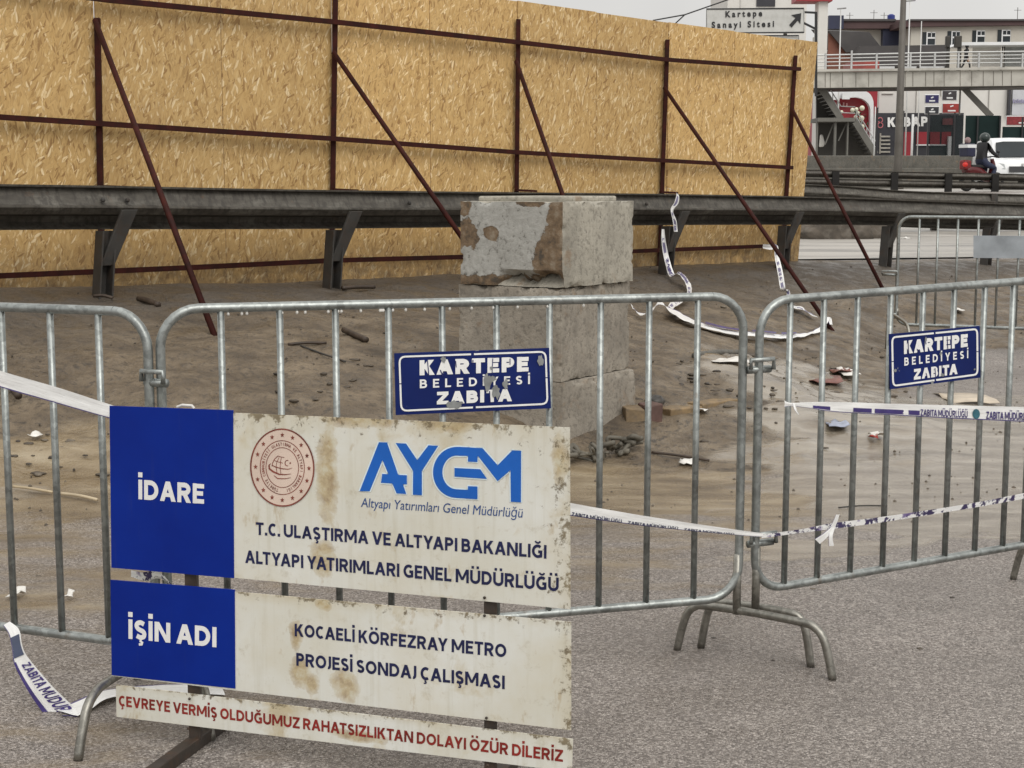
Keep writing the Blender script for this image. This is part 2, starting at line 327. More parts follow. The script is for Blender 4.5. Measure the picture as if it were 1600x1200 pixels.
OSB = make_osb(); GROUND = make_ground(); ENAMEL = make_enamel(); VINYL = make_blue_vinyl()
CONC = make_concrete("old_cast_concrete", (.285, .255, .212)); CONC_TOP = make_concrete("pale_cast_concrete", (.36, .335, .28)); CONC_WALL = make_concrete("sooty_concrete", (.125, .118, .102))
GALV = make_galv("galvanised_tube", (.33, .35, .34)); GALV2 = make_galv("brown_galvanised_foot", (.29, .28, .25))
def make_rail():
    m = NT("streaked_rail_steel"); v = m.obj
    n1 = m.noise(m.mapping(v, (1, 1, 5)), 3.5, 6, .62); st = m.noise(m.mapping(v, (9, 9, .7)), 3.0, 6, .65)
    c = m.ramp(n1, [(.3, (.052, .045, .036)), (.55, (.098, .089, .074)), (.75, (.17, .16, .138))])
    c = m.mix(m.ramp(st, [(.46, 0), (.60, .7)]), c, (.036, .031, .026)); c = m.mix(m.ramp(m.noise(v, 11, 6, .7), [(.60, 0), (.70, .5)]), c, (.11, .065, .038))
    m.col(c); m.rough(.6); m.b.inputs['Metallic'].default_value = .15; m.bump(m.noise(v, 5, 4), .4, .02); return m.m
RAILM = make_rail() or plain("weathered_rail_steel", (.098, .091, .080), .6, .15, .35, 4, .2, (.045, .04, .035), .75)
POSTM = plain("dark_rail_post_steel", (.045, .042, .038), .65, .2, .3, 7, .2, (.06, .035, .02), .6)
REDST = plain("oxide_red_steel", (.040, .0085, .006), .7, .0, .4, 9, .25, (.015, .007, .006), .7, spec=.18)
TAPE = make_tape("printed_barrier_tape", False); TAPEF = make_tape("twisted_barrier_tape", True); TAPEM = make_tape("crumpled_barrier_tape", None)
WHITEP = plain("white_lettering", (.80, .80, .79), .4, 0, .06, 20, 0)
NAVYP = plain("navy_lettering", (.008, .012, .065), .4, 0, .2, 20, 0)
REDP = plain("dark_red_lettering", (.24, .018, .012), .45, 0, .35, 18, 0)
LOGOB = plain("bright_blue_logo", (.006, .115, .50), .35, 0, .12, 8, 0)
HALO = plain("pale_logo_outline", (.72, .83, .86), .4, 0, .04, 8, 0)
SMALLB = plain("mid_blue_lettering", (.02, .065, .22), .4, 0, .2, 18, 0)
EMBR = plain("brick_red_emblem", (.20, .045, .030), .45, 0, .45, 30, 0)
EMBP = plain("emblem_pink_ground", (.70, .56, .47), .45, 0, .08, 10, 0)
BROWNST = plain("dark_brown_stand_steel", (.050, .040, .033), .55, .3, .35, 12, .2, (.10, .05, .025), .6)
PURPLE = plain("purple_tape_print", (.045, .030, .15), .4, 0, .2, 20, 0)
WOODST = plain("wet_dark_stick", (.045, .030, .020), .6, 0, .4, 20, .3)
STONE = plain("muddy_stone", (.085, .068, .050), .65, 0, .45, 18, .4)
PALE = plain("pale_litter", (.68, .66, .62), .5, 0, .15, 20, .2)
RED_L = plain("faded_red_litter", (.17, .065, .050), .5, 0, .4, 14, .3)
CARD = plain("wet_cardboard", (.21, .145, .075), .6, 0, .4, 9, .3, (.10, .08, .06), .8)

# ------------------------------------------------------------------ mesh building
WLOC = {}
class MB:
    def __init__(s): s.v = []; s.f = []; s.uvs = {}; s.rim = None
    def add(s, vs, fs):
        o = len(s.v); s.v += [Vector(p) for p in vs]; s.f += [tuple(i + o for i in f) for f in fs]; return o
    def box(s, a, b):
        x0, y0, z0 = a; x1, y1, z1 = b
        s.add([(x0, y0, z0), (x1, y0, z0), (x1, y1, z0), (x0, y1, z0), (x0, y0, z1), (x1, y0, z1), (x1, y1, z1), (x0, y1, z1)],
              [(0, 3, 2, 1), (4, 5, 6, 7), (0, 1, 5, 4), (1, 2, 6, 5), (2, 3, 7, 6), (3, 0, 4, 7)]); return s
    def boxf(s, o, ax, ay, az):      # box from a corner and three edge vectors
        o = Vector(o); P = [o, o + ax, o + ax + ay, o + ay]; P += [p + az for p in P]
        s.add(P, [(0, 3, 2, 1), (4, 5, 6, 7), (0, 1, 5, 4), (1, 2, 6, 5), (2, 3, 7, 6), (3, 0, 4, 7)]); return s
    def bar(s, a, b, w, h=None, up=Vector((0, 0, 1))):
        a, b = Vector(a), Vector(b); h = h or w; d = (b - a).normalized()
        if abs(d.dot(up)) > .98: up = Vector((0, 1, 0))
        x = d.cross(up).normalized(); y = x.cross(d).normalized()
        return s.boxf(a - x * w / 2 - y * h / 2, x * w, y * h, b - a)
    def tube(s, path, r, n=10, caps=True):
        path = [Vector(p) for p in path]; N = len(path); rs = r if isinstance(r, (list, tuple)) else [r] * N
        t0 = (path[1] - path[0]).normalized(); ref = Vector((0, 0, 1)) if abs(t0.z) < .9 else Vector((1, 0, 0))
        x = t0.cross(ref).normalized(); o = len(s.v)
        for i, p in enumerate(path):
            t = ((path[min(i + 1, N - 1)] - path[max(i - 1, 0)])).normalized()
            x = (x - t * x.dot(t)).normalized(); y = t.cross(x)
            for k in range(n):
                a = 2 * math.pi * k / n; s.v.append(p + (x * math.cos(a) + y * math.sin(a)) * rs[i])
        for i in range(N - 1):
            for k in range(n):
                k2 = (k + 1) % n; s.f.append((o + i * n + k, o + i * n + k2, o + (i + 1) * n + k2, o + (i + 1) * n + k))
        if caps: s.f.append(tuple(o + k for k in range(n))[::-1]); s.f.append(tuple(o + (N - 1) * n + k for k in range(n)))
        return s
    def prism(s, poly, ext):
        n = len(poly); P = [Vector(p) for p in poly]; ext = Vector(ext)
        s.add(P + [p + ext for p in P], [tuple(range(n))[::-1], tuple(range(n, 2 * n))] + [(i, (i + 1) % n, n + (i + 1) % n, n + i) for i in range(n)]); return s
    def ball(s, c, r, seg=10, ring=6, sc=(1, 1, 1)):
        o = len(s.v); c = Vector(c)
        for i in range(1, ring):
            a = math.pi * i / ring
            for k in range(seg):
                b = 2 * math.pi * k / seg; s.v.append(c + Vector((math.sin(a) * math.cos(b) * sc[0], math.sin(a) * math.sin(b) * sc[1], math.cos(a) * sc[2])) * r)
        t = len(s.v); s.v.append(c + Vector((0, 0, r * sc[2]))); s.v.append(c - Vector((0, 0, r * sc[2])))
        for i in range(ring - 2):
            for k in range(seg):
                k2 = (k + 1) % seg; s.f.append((o + i * seg + k, o + (i + 1) * seg + k, o + (i + 1) * seg + k2, o + i * seg + k2))
        for k in range(seg):
            k2 = (k + 1) % seg; s.f.append((t, o + k, o + k2)); s.f.append((t + 1, o + (ring - 2) * seg + k2, o + (ring - 2) * seg + k))
        return s
    def build(s, name, mat, parent=None, smooth=False, bevel=0, loc=None, solid=0):
        if parent is not None: base = WLOC[parent.name]
        else: base = Vector(loc) if loc is not None else Vector((sum(v.x for v in s.v) / len(s.v), sum(v.y for v in s.v) / len(s.v), min(v.z for v in s.v)))
        me = bpy.data.meshes.new(name); me.from_pydata([tuple(v - base) for v in s.v], [], s.f)
        if s.uvs:
            ul = me.uv_layers.new(name="UVMap")
            for lp in me.loops: ul.data[lp.index].uv = s.uvs.get(lp.vertex_index, (0, 0))
        if s.rim is not None:
            at = me.color_attributes.new("rim", 'FLOAT_COLOR', 'POINT')
            for i in range(len(me.vertices)): c = s.rim.get(i, 0.0); at.data[i].color = (c, c, c, 1)
        me.materials.append(mat)
        if smooth:
            for p in me.polygons: p.use_smooth = True
        me.update(); o = bpy.data.objects.new(name, me); COL.objects.link(o)
        if parent is not None: o.parent = parent
        else: o.location = base
        WLOC[o.name] = base
        if solid: md = o.modifiers.new("thickness", 'SOLIDIFY'); md.thickness = solid; md.offset = 0
        if bevel: md = o.modifiers.new("bevel", 'BEVEL'); md.width = bevel; md.segments = 2; md.limit_method = 'ANGLE'; md.angle_limit = R(40)
        return o
def tag(o, label=None, cat=None, group=None, kind=None):
    if label: o['label'] = label
    if cat: o['category'] = cat
    if group: o['group'] = group
    if kind: o['kind'] = kind
    return o
def thing(name, label, cat, loc, group=None):
    o = bpy.data.objects.new(name, None); COL.objects.link(o); o.location = Vector(loc); o.empty_display_size = .2
    WLOC[o.name] = Vector(loc); return tag(o, label, cat, group)

def catmull(P, n=8):
    P = [Vector(p) for p in P]; out = []
    for i in range(len(P) - 1):
        p0, p1, p2, p3 = P[max(i - 1, 0)], P[i], P[i + 1], P[min(i + 2, len(P) - 1)]
        for k in range(n):
            t = k / n; out.append(.5 * ((2 * p1) + (p2 - p0) * t + (2 * p0 - 5 * p1 + 4 * p2 - p3) * t * t + (3 * p1 - p0 - 3 * p2 + p3) * t ** 3))
    return out + [P[-1]]

_TXT = {}
def text_polys(s, bold=0.0):
    key = (s, bold)
    if key not in _TXT:
        cu = bpy.data.curves.new("t", 'FONT'); cu.body = s; cu.size = 1; cu.offset = bold; cu.resolution_u = 4; cu.fill_mode = 'FRONT'
        ob = bpy.data.objects.new("t", cu); COL.objects.link(ob); dg = bpy.context.evaluated_depsgraph_get()
        me = bpy.data.meshes.new_from_object(ob.evaluated_get(dg), depsgraph=dg)
        _TXT[key] = ([(v.co.x, v.co.y) for v in me.vertices], [tuple(p.vertices) for p in me.polygons])
        bpy.data.objects.remove(ob); bpy.data.curves.remove(cu); bpy.data.meshes.remove(me)
    return _TXT[key]
def _stroke(P, w, closed=False, ext=0.0):
    P = [Vector((p[0], p[1])) for p in P]; n = len(P)
    if ext and not closed: P[0] = P[0] - (P[1] - P[0]).normalized() * ext; P[-1] = P[-1] + (P[-1] - P[-2]).normalized() * ext
    A, B = [], []
    for i, p in enumerate(P):
        d0 = (p - P[i - 1]).normalized() if (i or closed) else (P[1] - p).normalized()
        d1 = (P[(i + 1) % n] - p).normalized() if (i < n - 1 or closed) else d0
        n0 = Vector((-d0.y, d0.x)); n1 = Vector((-d1.y, d1.x)); m = (n0 + n1); m = m.normalized() if m.length > 1e-6 else n0
        k = w / 2 / max(.4, m.dot(n0)); A.append(p + m * k); B.append(p - m * k)
    return [tuple(q) for q in A + B], [(i, (i + 1) % n, n + (i + 1) % n, n + i) for i in range(n if closed else n - 1)]
_GW = dict(A=.90, B=.74, C=.74, D=.84, E=.64, F=.62, G=.86, H=.84, J=.40, K=.80, L=.60, M=1.10, N=.88, O=.94, P=.72, R=.78, S=.68, T=.72, U=.84, V=.88, Y=.82, Z=.74)
def glyph(ch, w):
    """one sans-serif capital built of strokes: list of (verts, faces), advance width"""
    base, mark = ch, ''
    for a, b, c in (('Ç', 'C', 'ced'), ('Ş', 'S', 'ced'), ('Ğ', 'G', 'brv'), ('İ', 'I', 'dot'), ('Ö', 'O', 'dd'), ('Ü', 'U', 'dd')):
        if ch == a: base, mark = b, c
    out = []
    if base == '.': return [([(0, 0), (w * 1.05, 0), (w * 1.05, w * 1.05), (0, w * 1.05)], [(0, 1, 2, 3)])], w * 1.05
    W = w if base == 'I' else _GW[base] + (w - .19) * .9
    X = lambda x: w / 2 + x * (W - w); Y = lambda y: w / 2 + y * (1 - w); h = w / 2
    def S(pts, closed=False, ext=0.0): out.append(_stroke([(X(a), Y(b)) for a, b in pts], w, closed, ext))
    def Rr(x0, y0, x1, y1): out.append(([(x0, y0), (x1, y0), (x1, y1), (x0, y1)], [(0, 1, 2, 3)]))
    def D(x0, y0, x1, y1, th=1.12): t_ = w * th / 2; out.append(([(X(x0) - t_, y0), (X(x0) + t_, y0), (X(x1) + t_, y1), (X(x1) - t_, y1)], [(0, 1, 2, 3)]))
    def e(cx, cy, rx_, ry_, a0, a1, n=12): return [(cx + rx_ * math.cos(math.radians(a0 + (a1 - a0) * i / n)), cy + ry_ * math.sin(math.radians(a0 + (a1 - a0) * i / n))) for i in range(n + 1)]
    def bars(*ys): 
        for y, x1 in ys: Rr(w, Y(y) - h * .92, X(x1) + h, Y(y) + h * .92)
    if base == 'A': D(0, 0, .5, 1); D(1, 0, .5, 1); Rr(X(.24), .22, X(.76), .22 + w * .85)
    elif base == 'B': Rr(0, 0, w, 1); S([(.05, 1), (.50, 1)] + e(.52, .765, .38, .235, 88, -90, 8) + [(.05, .53)]); S([(.05, .53), (.56, .53)] + e(.58, .265, .42, .265, 88, -90, 8) + [(.05, 0)])
    elif base == 'C': S(e(.60, .5, .60, .5, 52, 308, 16))
    elif base == 'D': S([(0, 0), (0, 1), (.36, 1)] + e(.40, .5, .60, .5, 88, -88, 12) + [(.36, 0)], True)
    elif base == 'E': Rr(0, 0, w, 1); bars((1, 1), (.52, .86), (0, 1))
    elif base == 'F': Rr(0, 0, w, 1); bars((1, 1), (.50, .86))
    elif base == 'G': S(e(.56, .5, .56, .5, 52, 285, 14) + [(.97, .06), (.97, .46), (.62, .46)])
    elif base == 'H': Rr(0, 0, w, 1); Rr(W - w, 0, W, 1); Rr(w, Y(.52) - h, W - w, Y(.52) + h)
    elif base == 'I': Rr(0, 0, w, 1)
    elif base == 'J': S([(1, 1.0 + h / (1 - w))] + [(1, .3)] + e(.3, .24, .70, .24, 0, -105, 8))
    elif base == 'K': Rr(0, 0, w, 1); D(.20, .40, .92, 1, 1.25); D(.42, .60, 1.0, 0, 1.25)
    elif base == 'L': Rr(0, 0, w, 1); bars((0, 1))
    elif base == 'M': Rr(0, 0, w, 1); Rr(W - w, 0, W, 1); D(.03, 1, .5, .20, 1.0); D(.97, 1, .5, .20, 1.0)
    elif base == 'N': Rr(0, 0, w, 1); Rr(W - w, 0, W, 1); D(.03, 1, .97, 0, 1.1)
    elif base == 'O': S(e(.5, .5, .5, .5, 0, 345, 23), True)
    elif base in 'PR':
        Rr(0, 0, w, 1); S([(.05, 1), (.48, 1)] + e(.52, .73, .44, .27, 90, -90, 8) + [(.05, .46)])
        if base == 'R': D(.48, .50, .98, 0, 1.2)
    elif base == 'S': S([tuple(v)[:2] for v in catmull([(.93, .90, 0), (.52, 1, 0), (.12, .92, 0), (.02, .75, 0), (.20, .58, 0), (.52, .49, 0), (.85, .40, 0), (.97, .24, 0), (.86, .07, 0), (.48, 0, 0), (.04, .10, 0)], 3)])
    elif base == 'T': Rr(0, 1 - w * .92, W, 1); Rr(W / 2 - h, 0, W / 2 + h, 1 - w * .92)
    elif base == 'U': S([(0, 1 + h / (1 - w)), (0, .36)] + e(.5, .34, .5, .34, 180, 360, 12) + [(1, .36), (1, 1 + h / (1 - w))])
    elif base == 'V': D(0, 1, .5, 0); D(1, 1, .5, 0)
    elif base == 'Y': D(0, 1, .5, .40); D(1, 1, .5, .40); Rr(W / 2 - h, 0, W / 2 + h, .44)
    elif base == 'Z': Rr(0, 0, W, w * .92); Rr(W * .02, 1 - w * .92, W, 1); D(.10, w * .9, .90, 1 - w * .9, 1.25)
    c = W / 2 if base != 'G' else W * .54
    if mark == 'dot': Rr(c - w * .55, 1.12, c + w * .55, 1.12 + w * 1.05)
    if mark == 'dd':
        for k in (-1, 1): Rr(c + k * w * 1.0 - w * .48, 1.11, c + k * w * 1.0 + w * .48, 1.11 + w * .92)
    if mark == 'brv': out.append(_stroke([(c + .20 * math.cos(R(a)), 1.28 + .17 * math.sin(R(a))) for a in range(190, 351, 20)], w * .62))
    if mark == 'ced': out.append(_stroke([(c + .02, .03), (c, -.07), (c + .10, -.13), (c + .07, -.22), (c - .10, -.24)], w * .5))
    return out, W
_KERN = {'AY', 'YA', 'AT', 'TA', 'LT', 'LY', 'AV', 'VA', 'PA', 'LÜ', 'LU', 'RY', 'FA'}
def stroke_text(s, w=.19, gap=.115):
    v, f, x = [], [], 0.0
    for ci, ch in enumerate(s):
        if ci and s[ci - 1] + ch in _KERN: x -= .10 if ch not in 'UÜ' else .03
        if ch == 'J' and ci and s[ci - 1] != ' ': x -= .09
        if ch == ' ': x += .25; continue
        pr, W = glyph(ch, w)
        for k, (pv, pf) in enumerate(pr): o = len(v); v += [(a + x, b, k) for a, b in pv]; f += [tuple(i + o for i in q) for q in pf]
        x += W + gap
    x -= gap
    return [(a / x, b, k) for a, b, k in v], f
def fit_text(s, bold):
    if s.upper() == s and not s.startswith('~'): return stroke_text(s, bold if bold >= .1 else .20)
    return fit_font(s.lstrip('~'), bold)
def fit_font(s, bold):                    # letters scaled to x 0..1, cap height 1
    v, f = text_polys(s, bold); hv, _ = text_polys("H", bold); cap = max(p[1] for p in hv); b0 = min(p[1] for p in hv)
    x0 = min(p[0] for p in v); x1 = max(p[0] for p in v)
    return [((p[0] - x0) / (x1 - x0), (p[1] - b0) / (cap - b0), 0) for p in v], f
def text_on(mb, plane, s, lpx, rpx, cap, off, bold=.02, shear=0.0, gap=None):
    v, f = fit_text(s, bold) if gap is None else stroke_text(s, bold, gap); a = plane.hit(*lpx, off); b = plane.hit(*rpx, off)
    mid = ((lpx[0] + rpx[0]) / 2, (lpx[1] + rpx[1]) / 2); c = plane.hit(mid[0], mid[1] - cap, off) - plane.hit(mid[0], mid[1], off)
    mb.add([a + (b - a) * p[0] + c * p[1] + (b - a).normalized() * (shear * p[1] * c.length) + plane.n * (p[2] * 4e-5) for p in v], f)
def polys_on(mb, plane, polys, off, fn=lambda p: p):
    for P in polys: mb.add([plane.hit(*fn(p), off) for p in P], [tuple(range(len(P)))])
def strip_on(mb, plane, line, w, off, closed=False):    # stroke of w pixels along a pixel line
    n = len(line); Lp, Rp = [], []
    for i, p in enumerate(line):
        a = line[i - 1] if (i or closed) else p; b = line[(i + 1) % n] if (i < n - 1 or closed) else p
        dx, dy = b[0] - a[0], b[1] - a[1]; l = math.hypot(dx, dy) or 1
        ww = w[i] if isinstance(w, (list, tuple)) else w
        Lp.append((p[0] - dy / l * ww / 2, p[1] + dx / l * ww / 2)); Rp.append((p[0] + dy / l * ww / 2, p[1] - dx / l * ww / 2))
    vs = [plane.hit(*q, off) for q in Lp] + [plane.hit(*q, off) for q in Rp]
    mb.add(vs, [(i, (i + 1) % n, n + (i + 1) % n, n + i) for i in range(n if closed else n - 1)])

# ------------------------------------------------------------------ ground and road
def axis(a, b, fine, lo, hi, grow=1.16):
    c = list(np.arange(lo, hi, fine)); st = fine; x = c[-1]
    while x < b: st *= grow; x += st; c.append(x)
    st = fine; x = c[0]; pre = []
    while x > a: st *= grow; x -= st; pre.append(x)
    return np.array(pre[::-1] + c)
gx = axis(-700, 700, .05, -4.6, 7.4); gy = axis(-30, 1400, .05, 3.4, 22.5)
XX, YY = np.meshgrid(gx, gy); ZZ = terrain(XX.ravel(), YY.ravel()).reshape(XX.shape)
def sm(x, a, b): t = np.clip((x - a) / (b - a), 0, 1); return t * t * (3 - 2 * t)
glY = 10.46 + (XX + 3.45) * 0.98
mud = sm(ZZ, .02, .12) * (1 - sm(YY, glY + .5, glY + 1.1)); mud = np.maximum(mud, .85 * sm(YY, 8.1, 8.8) * (1 - sm(XX, 1.7, 3.4)) * (1 - sm(YY, glY + .5, glY + 1.1)))
mud = np.where(YY > glY + 1.2, 0, mud)
NZ = np.zeros_like(XX); NF = np.zeros_like(XX)
for j in range(XX.shape[0]):
    if not 2.5 < gy[j] < 14: continue
    for i in range(XX.shape[1]):
        if -5 < gx[i] < 7.5: x, y = gx[i], gy[j]; NZ[j, i] = noise.fractal(Vector((x * .8, y * 1.3, 5)), .9, 2.1, 5); NF[j, i] = noise.fractal(Vector((x * 2.2, y * 5, 9)), .9, 2.1, 4)
Yw = YY + NZ * .75 + NF * .18
ochre = np.exp(-((Yw - 7.75) / .80) ** 2) * (1 - .8 * sm(XX + NZ * .5, 1.1, 2.2)) * .95
ochre = np.maximum(ochre, .50 * sm(Yw, 5.0, 6.6) * (1 - sm(Yw, 7.4, 8.2)) * (1 - sm(XX + NZ, .9, 2.2)))
ochre = np.maximum(ochre, (.36 + .3 * NZ) * sm(YY, 2.2, 3.4) * (1 - sm(YY, 7.4, 8.2)) * (1 - sm(XX + NZ * .6, -1.1, .4)))
ochre = np.maximum(ochre, .60 * np.exp(-((Yw - 9.9) / 1.1) ** 2) * sm(XX, 1.2, 2.2) * (1 - .5 * sm(XX, 3, 5)))
wet = sm(XX + NZ * .9, .9, 1.9) * sm(Yw, 6.2, 7.2) * (1 - sm(Yw, 10.5, 13)) * .9; wet = np.maximum(wet, .8 * np.exp(-((Yw - 7.55) / .5) ** 2) * sm(NZ, -.05, .3))
mud = np.clip(mud + 0.0, 0, 1)
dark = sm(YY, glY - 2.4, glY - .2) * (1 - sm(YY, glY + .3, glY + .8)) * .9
fade = (YY > glY - .1)
for j in range(XX.shape[0]):
    for i in range(XX.shape[1]):
        k = mud[j, i]
        if k > .02 and -4.7 < XX[j, i] < 7.5 and YY[j, i] < 24:
            x, y = XX[j, i], YY[j, i]
            nz = noise.fractal(Vector((x * 1.7, y * 1.7, 0)), 1.0, 2.1, 5) * .035 + noise.fractal(Vector((x * 6, y * 9, 3)), .8, 2.2, 4) * .020
            ZZ[j, i] += nz * k * (.35 if fade[j, i] else 1)
nx, ny = len(gx), len(gy)
verts = np.stack([XX.ravel(), YY.ravel(), ZZ.ravel()], 1)
idx = np.arange(nx * ny).reshape(ny, nx)
faces = np.stack([idx[:-1, :-1].ravel(), idx[:-1, 1:].ravel(), idx[1:, 1:].ravel(), idx[1:, :-1].ravel()], 1)
gm = bpy.data.meshes.new("ground"); gm.from_pydata(verts.tolist(), [], faces.tolist()); gm.materials.append(GROUND)
ca = gm.color_attributes.new("zones", 'FLOAT_COLOR', 'POINT')
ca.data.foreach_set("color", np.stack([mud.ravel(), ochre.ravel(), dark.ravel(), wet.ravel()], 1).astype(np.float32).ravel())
for p in gm.polygons: p.use_smooth = True
go = bpy.data.objects.new("ground", gm); COL.objects.link(go); tag(go, "wet asphalt forecourt rising into a churned mud bank", kind='structure')

def make_road():
    m = NT("wet_road_surface"); v = m.obj
    n1 = m.noise(m.mapping(v, (.25, 1.6, 1)), 1.3, 6, .6)
    m.col(m.ramp(n1, [(.32, (.20, .185, .165)), (.6, (.40, .375, .34))])); m.rough(m.ramp(n1, [(.35, .28), (.6, .6)])); m.bump(m.noise(v, 40, 4), .2, .01)
    return m.m
rm = MB(); ry = [0, 1.5, 3, 5, 8, 11, 15, 20, 27, 36, 50, 75]
rx = list(np.arange(-9, 60, 1.5))
for y in ry:
    for x in rx: Yv = 10.46 + (x + 3.45) * .98 + .95 + y; rm.v.append(Vector((x, Yv, H(x, Yv) + .02)))
for j in range(len(ry) - 1):
    for i in range(len(rx) - 1): a = j * len(rx) + i; rm.f.append((a, a + 1, a + 1 + len(rx), a + len(rx)))
tag(rm.build("road", make_road(), smooth=True, loc=(0, 0, 0)), "wet pale carriageway beyond the guardrail", kind='structure')

# ------------------------------------------------------------------ board hoarding
FP = Plane((pt(0, 300, 11.2).x, 11.2), (pt(1277, 300, 17.9).x, 17.9))
t = thing("board_hoarding", "long hoarding of tan chipboard sheets on red steel frame", "hoarding", FP.at(FP.L / 2, .6))
POSTPX = [155, 522, 808, 1042, 1238]
us = [FP.uv(FP.hit(p, 250))[0] for p in POSTPX]
edges = []
for i in range(4): edges += [us[i], (us[i] + us[i + 1]) / 2]
edges += [us[4]]; st = us[1] - us[0]
edges = [us[0] - 1.5 * st, us[0] - st, us[0] - st / 2] + edges
seam = list(edges)
def zline(u, pts):                        # height on the hoarding of a line given by pixels
    q = [FP.uv(FP.hit(*p)) for p in pts]; return float(np.interp(u, [a[0] for a in q], [a[1] for a in q])) if q[0][0] <= u <= q[-1][0] else q[0][1] + (u - q[0][0]) * (q[-1][1] - q[0][1]) / (q[-1][0] - q[0][0])
TOP = [(800, 0), (1040, 34), (1277, 66)]; BOT = [(0, 468), (370, 451), (500, 442), (850, 425), (1246, 411)]
tip_t, tip_b = FP.uv(FP.hit(1277, 66)), FP.uv(FP.hit(1246, 411))
allseg = [(seam[i], seam[i + 1]) for i in range(len(seam) - 1)] + [(seam[-1], None)]
for k, (a, b) in enumerate(allseg):
    m = MB(); off = [.0, .004, .001, .006][k % 4]; g = .006
    def Z(u, top): return zline(u, TOP if top else BOT)
    if b is None: cs = [(a + g, Z(a, 0)), (tip_b[0], tip_b[1]), (tip_t[0], tip_t[1]), (a + g, Z(a, 1))]
    else: dz = random.uniform(-.006, .006); cs = [(a + g, Z(a, 0)), (b - g, Z(b, 0)), (b - g, Z(b, 1) + dz), (a + g, Z(a, 1) + dz)]
    m.prism([FP.at(u, z, off) for u, z in cs], FP.n * -.018)
    for i in range(8): u, z = cs[i % 4]; m.uvs[i] = (u + k * 3.17, z - Z(u, 0))
    m.build("chipboard_sheet", OSB, t)
tops = [(152, 28), (525, -60), (810, 30), (1043, 62), (1243, 87)]
bots = [(160, 455), (518, 440), (806, 430), (1030, 418), (1222, 408)]
for a, b in zip(tops, bots):
    m = MB(); m.bar(FP.hit(*b, .035), FP.hit(*a, .035), .042, .045); m.build("steel_post", REDST, t, bevel=.004)
for line in ([(-400, -75), (170, 0), (530, 35), (810, 66), (1040, 93), (1250, 108)], [(-400, 148), (0, 183), (525, 217), (808, 238), (1040, 251), (1238, 262)], [(-400, 452), (0, 431), (300, 418), (520, 407), (850, 398), (1210, 384)]):
    m = MB()
    for p, q in zip(line[:-1], line[1:]): m.bar(FP.hit(*p, .085), FP.hit(*q, .085), .034, .040)
    m.build("steel_rail", REDST, t)
braces = [((150, 36), G(334, 521)), ((524, 86), G(790, 470)), ((808, 100), G(935, 465)), ((1040, 140), G(1296, 511)), ((1240, 175), G(1379, 451))]
for a, foot in braces:
    m = MB(); pa = FP.hit(*a, .10); d = (foot - pa).normalized(); m.tube([pa - d * .03, foot + d * .06], .0205, 10); m.build("raking_brace", REDST, t, smooth=True)
for (px, py) in ((160, 291), (520, 296), (806, 297), (1032, 300)):
    m = MB(); a = FP.hit(px, py, .06); m.bar(a, a + FP.u * .26 + Vector((0, 0, -.01)), .035, .02); m.build("cross_stub", REDST, t)

# ------------------------------------------------------------------ guardrails
PROF = [(0, 0), (-.002, -.012), (-.05, -.022), (.008, -.138), (.036, -.146), (.036, -.155), (-.005, -.200), (-.17, -.215), (-.19, -.262), (-.15, -.296), (-.12, -.31)]
def wbeam(mb, path, prof=PROF, sc=1.0):
    o = len(mb.v); n = len(prof)
    for i, p in enumerate(path):
        d = (path[min(i + 1, len(path) - 1)] - path[max(i - 1, 0)]); d.z = 0; d.normalize(); nn = Vector((d.y, -d.x, 0))
        for a, z in prof: mb.v.append(p + nn * a * sc + Vector((0, 0, z * sc)))
    for i in range(len(path) - 1):
        for k in range(n - 1): mb.f.append((o + i * n + k, o + i * n + k + 1, o + (i + 1) * n + k + 1, o + (i + 1) * n + k))
def gY(px): return 1 / (.0909 - 2.95e-5 * (px - 160))
RT = [(-500, 280), (-200, 285), (160, 290), (520, 297), (1040, 303), (1300, 308), (1390, 311), (1600, 319), (1900, 330)]
t = thing("guardrail", "near weathered steel guardrail crossing in front of the chipboard hoarding", "guardrail", G(720, 440), "highway guardrails")
path = [pt(a, b, gY(a)) for a, b in RT]
m = MB(); wbeam(m, catmull(path, 5)); m.build("rail", RAILM, t, solid=.005)
for px, foot in ((160, 463), (518, 449), (1040, 428), (1222, 414), (1383, 414), (1540, 416)):
    Y = gY(px) - .05; b = pt(px, foot, Y); b.z = H(b.x, b.y) - .05
    ytop = float(np.interp(px, [a for a, _ in RT], [c for _, c in RT])); zt = pt(px, ytop, Y).z
    m = MB(); lean = FP.u * .05
    for dx in (-.055, .043): m.boxf(b + FP.u * dx - FP.n * .05, FP.u * .012, FP.n * .10, lean + Vector((0, 0, zt - .32 - b.z)))
    m.boxf(b + FP.u * -.055 - FP.n * .06, FP.u * .11, FP.n * .012, lean + Vector((0, 0, zt - .32 - b.z)))
    m.build("rail_post", POSTM, t)
    s = MB(); lo = b + lean * .55 + Vector((0, 0, (zt - .32 - b.z) * .52)); hi = b + FP.u * .20 + FP.n * .07; hi.z = zt - .17
    s.prism([lo - FP.u * .05, lo + FP.u * .06, hi + FP.u * .05, hi - FP.u * .07], FP.n * .03); s.build("spacer_bracket", POSTM, t, bevel=.004)
for px in (162, 200, 640, 1010):
    m = MB(); y = float(np.interp(px, [a for a, _ in RT], [c for _, c in RT])); p = pt(px, y, gY(px)); m.ball(p + Vector((0, -.03, -.10)), .018, 8, 5); m.build("bolt", POSTM, t)
t = thing("guardrail", "middle guardrail with short stub posts on the far edge of the wet carriageway", "guardrail", pt(1430, 368, 28.8), "highway guardrails")
path = [pt(900, 276, 27), pt(1262, 288, 28), pt(1340, 292, 28.2), pt(1400, 297, 28.5), pt(1480, 300.5, 28.7), pt(1600, 303.5, 29), pt(1800, 309, 29.5)]
m = MB(); wbeam(m, catmull(path, 3)); m.build("rail", RAILM, t, solid=.005)
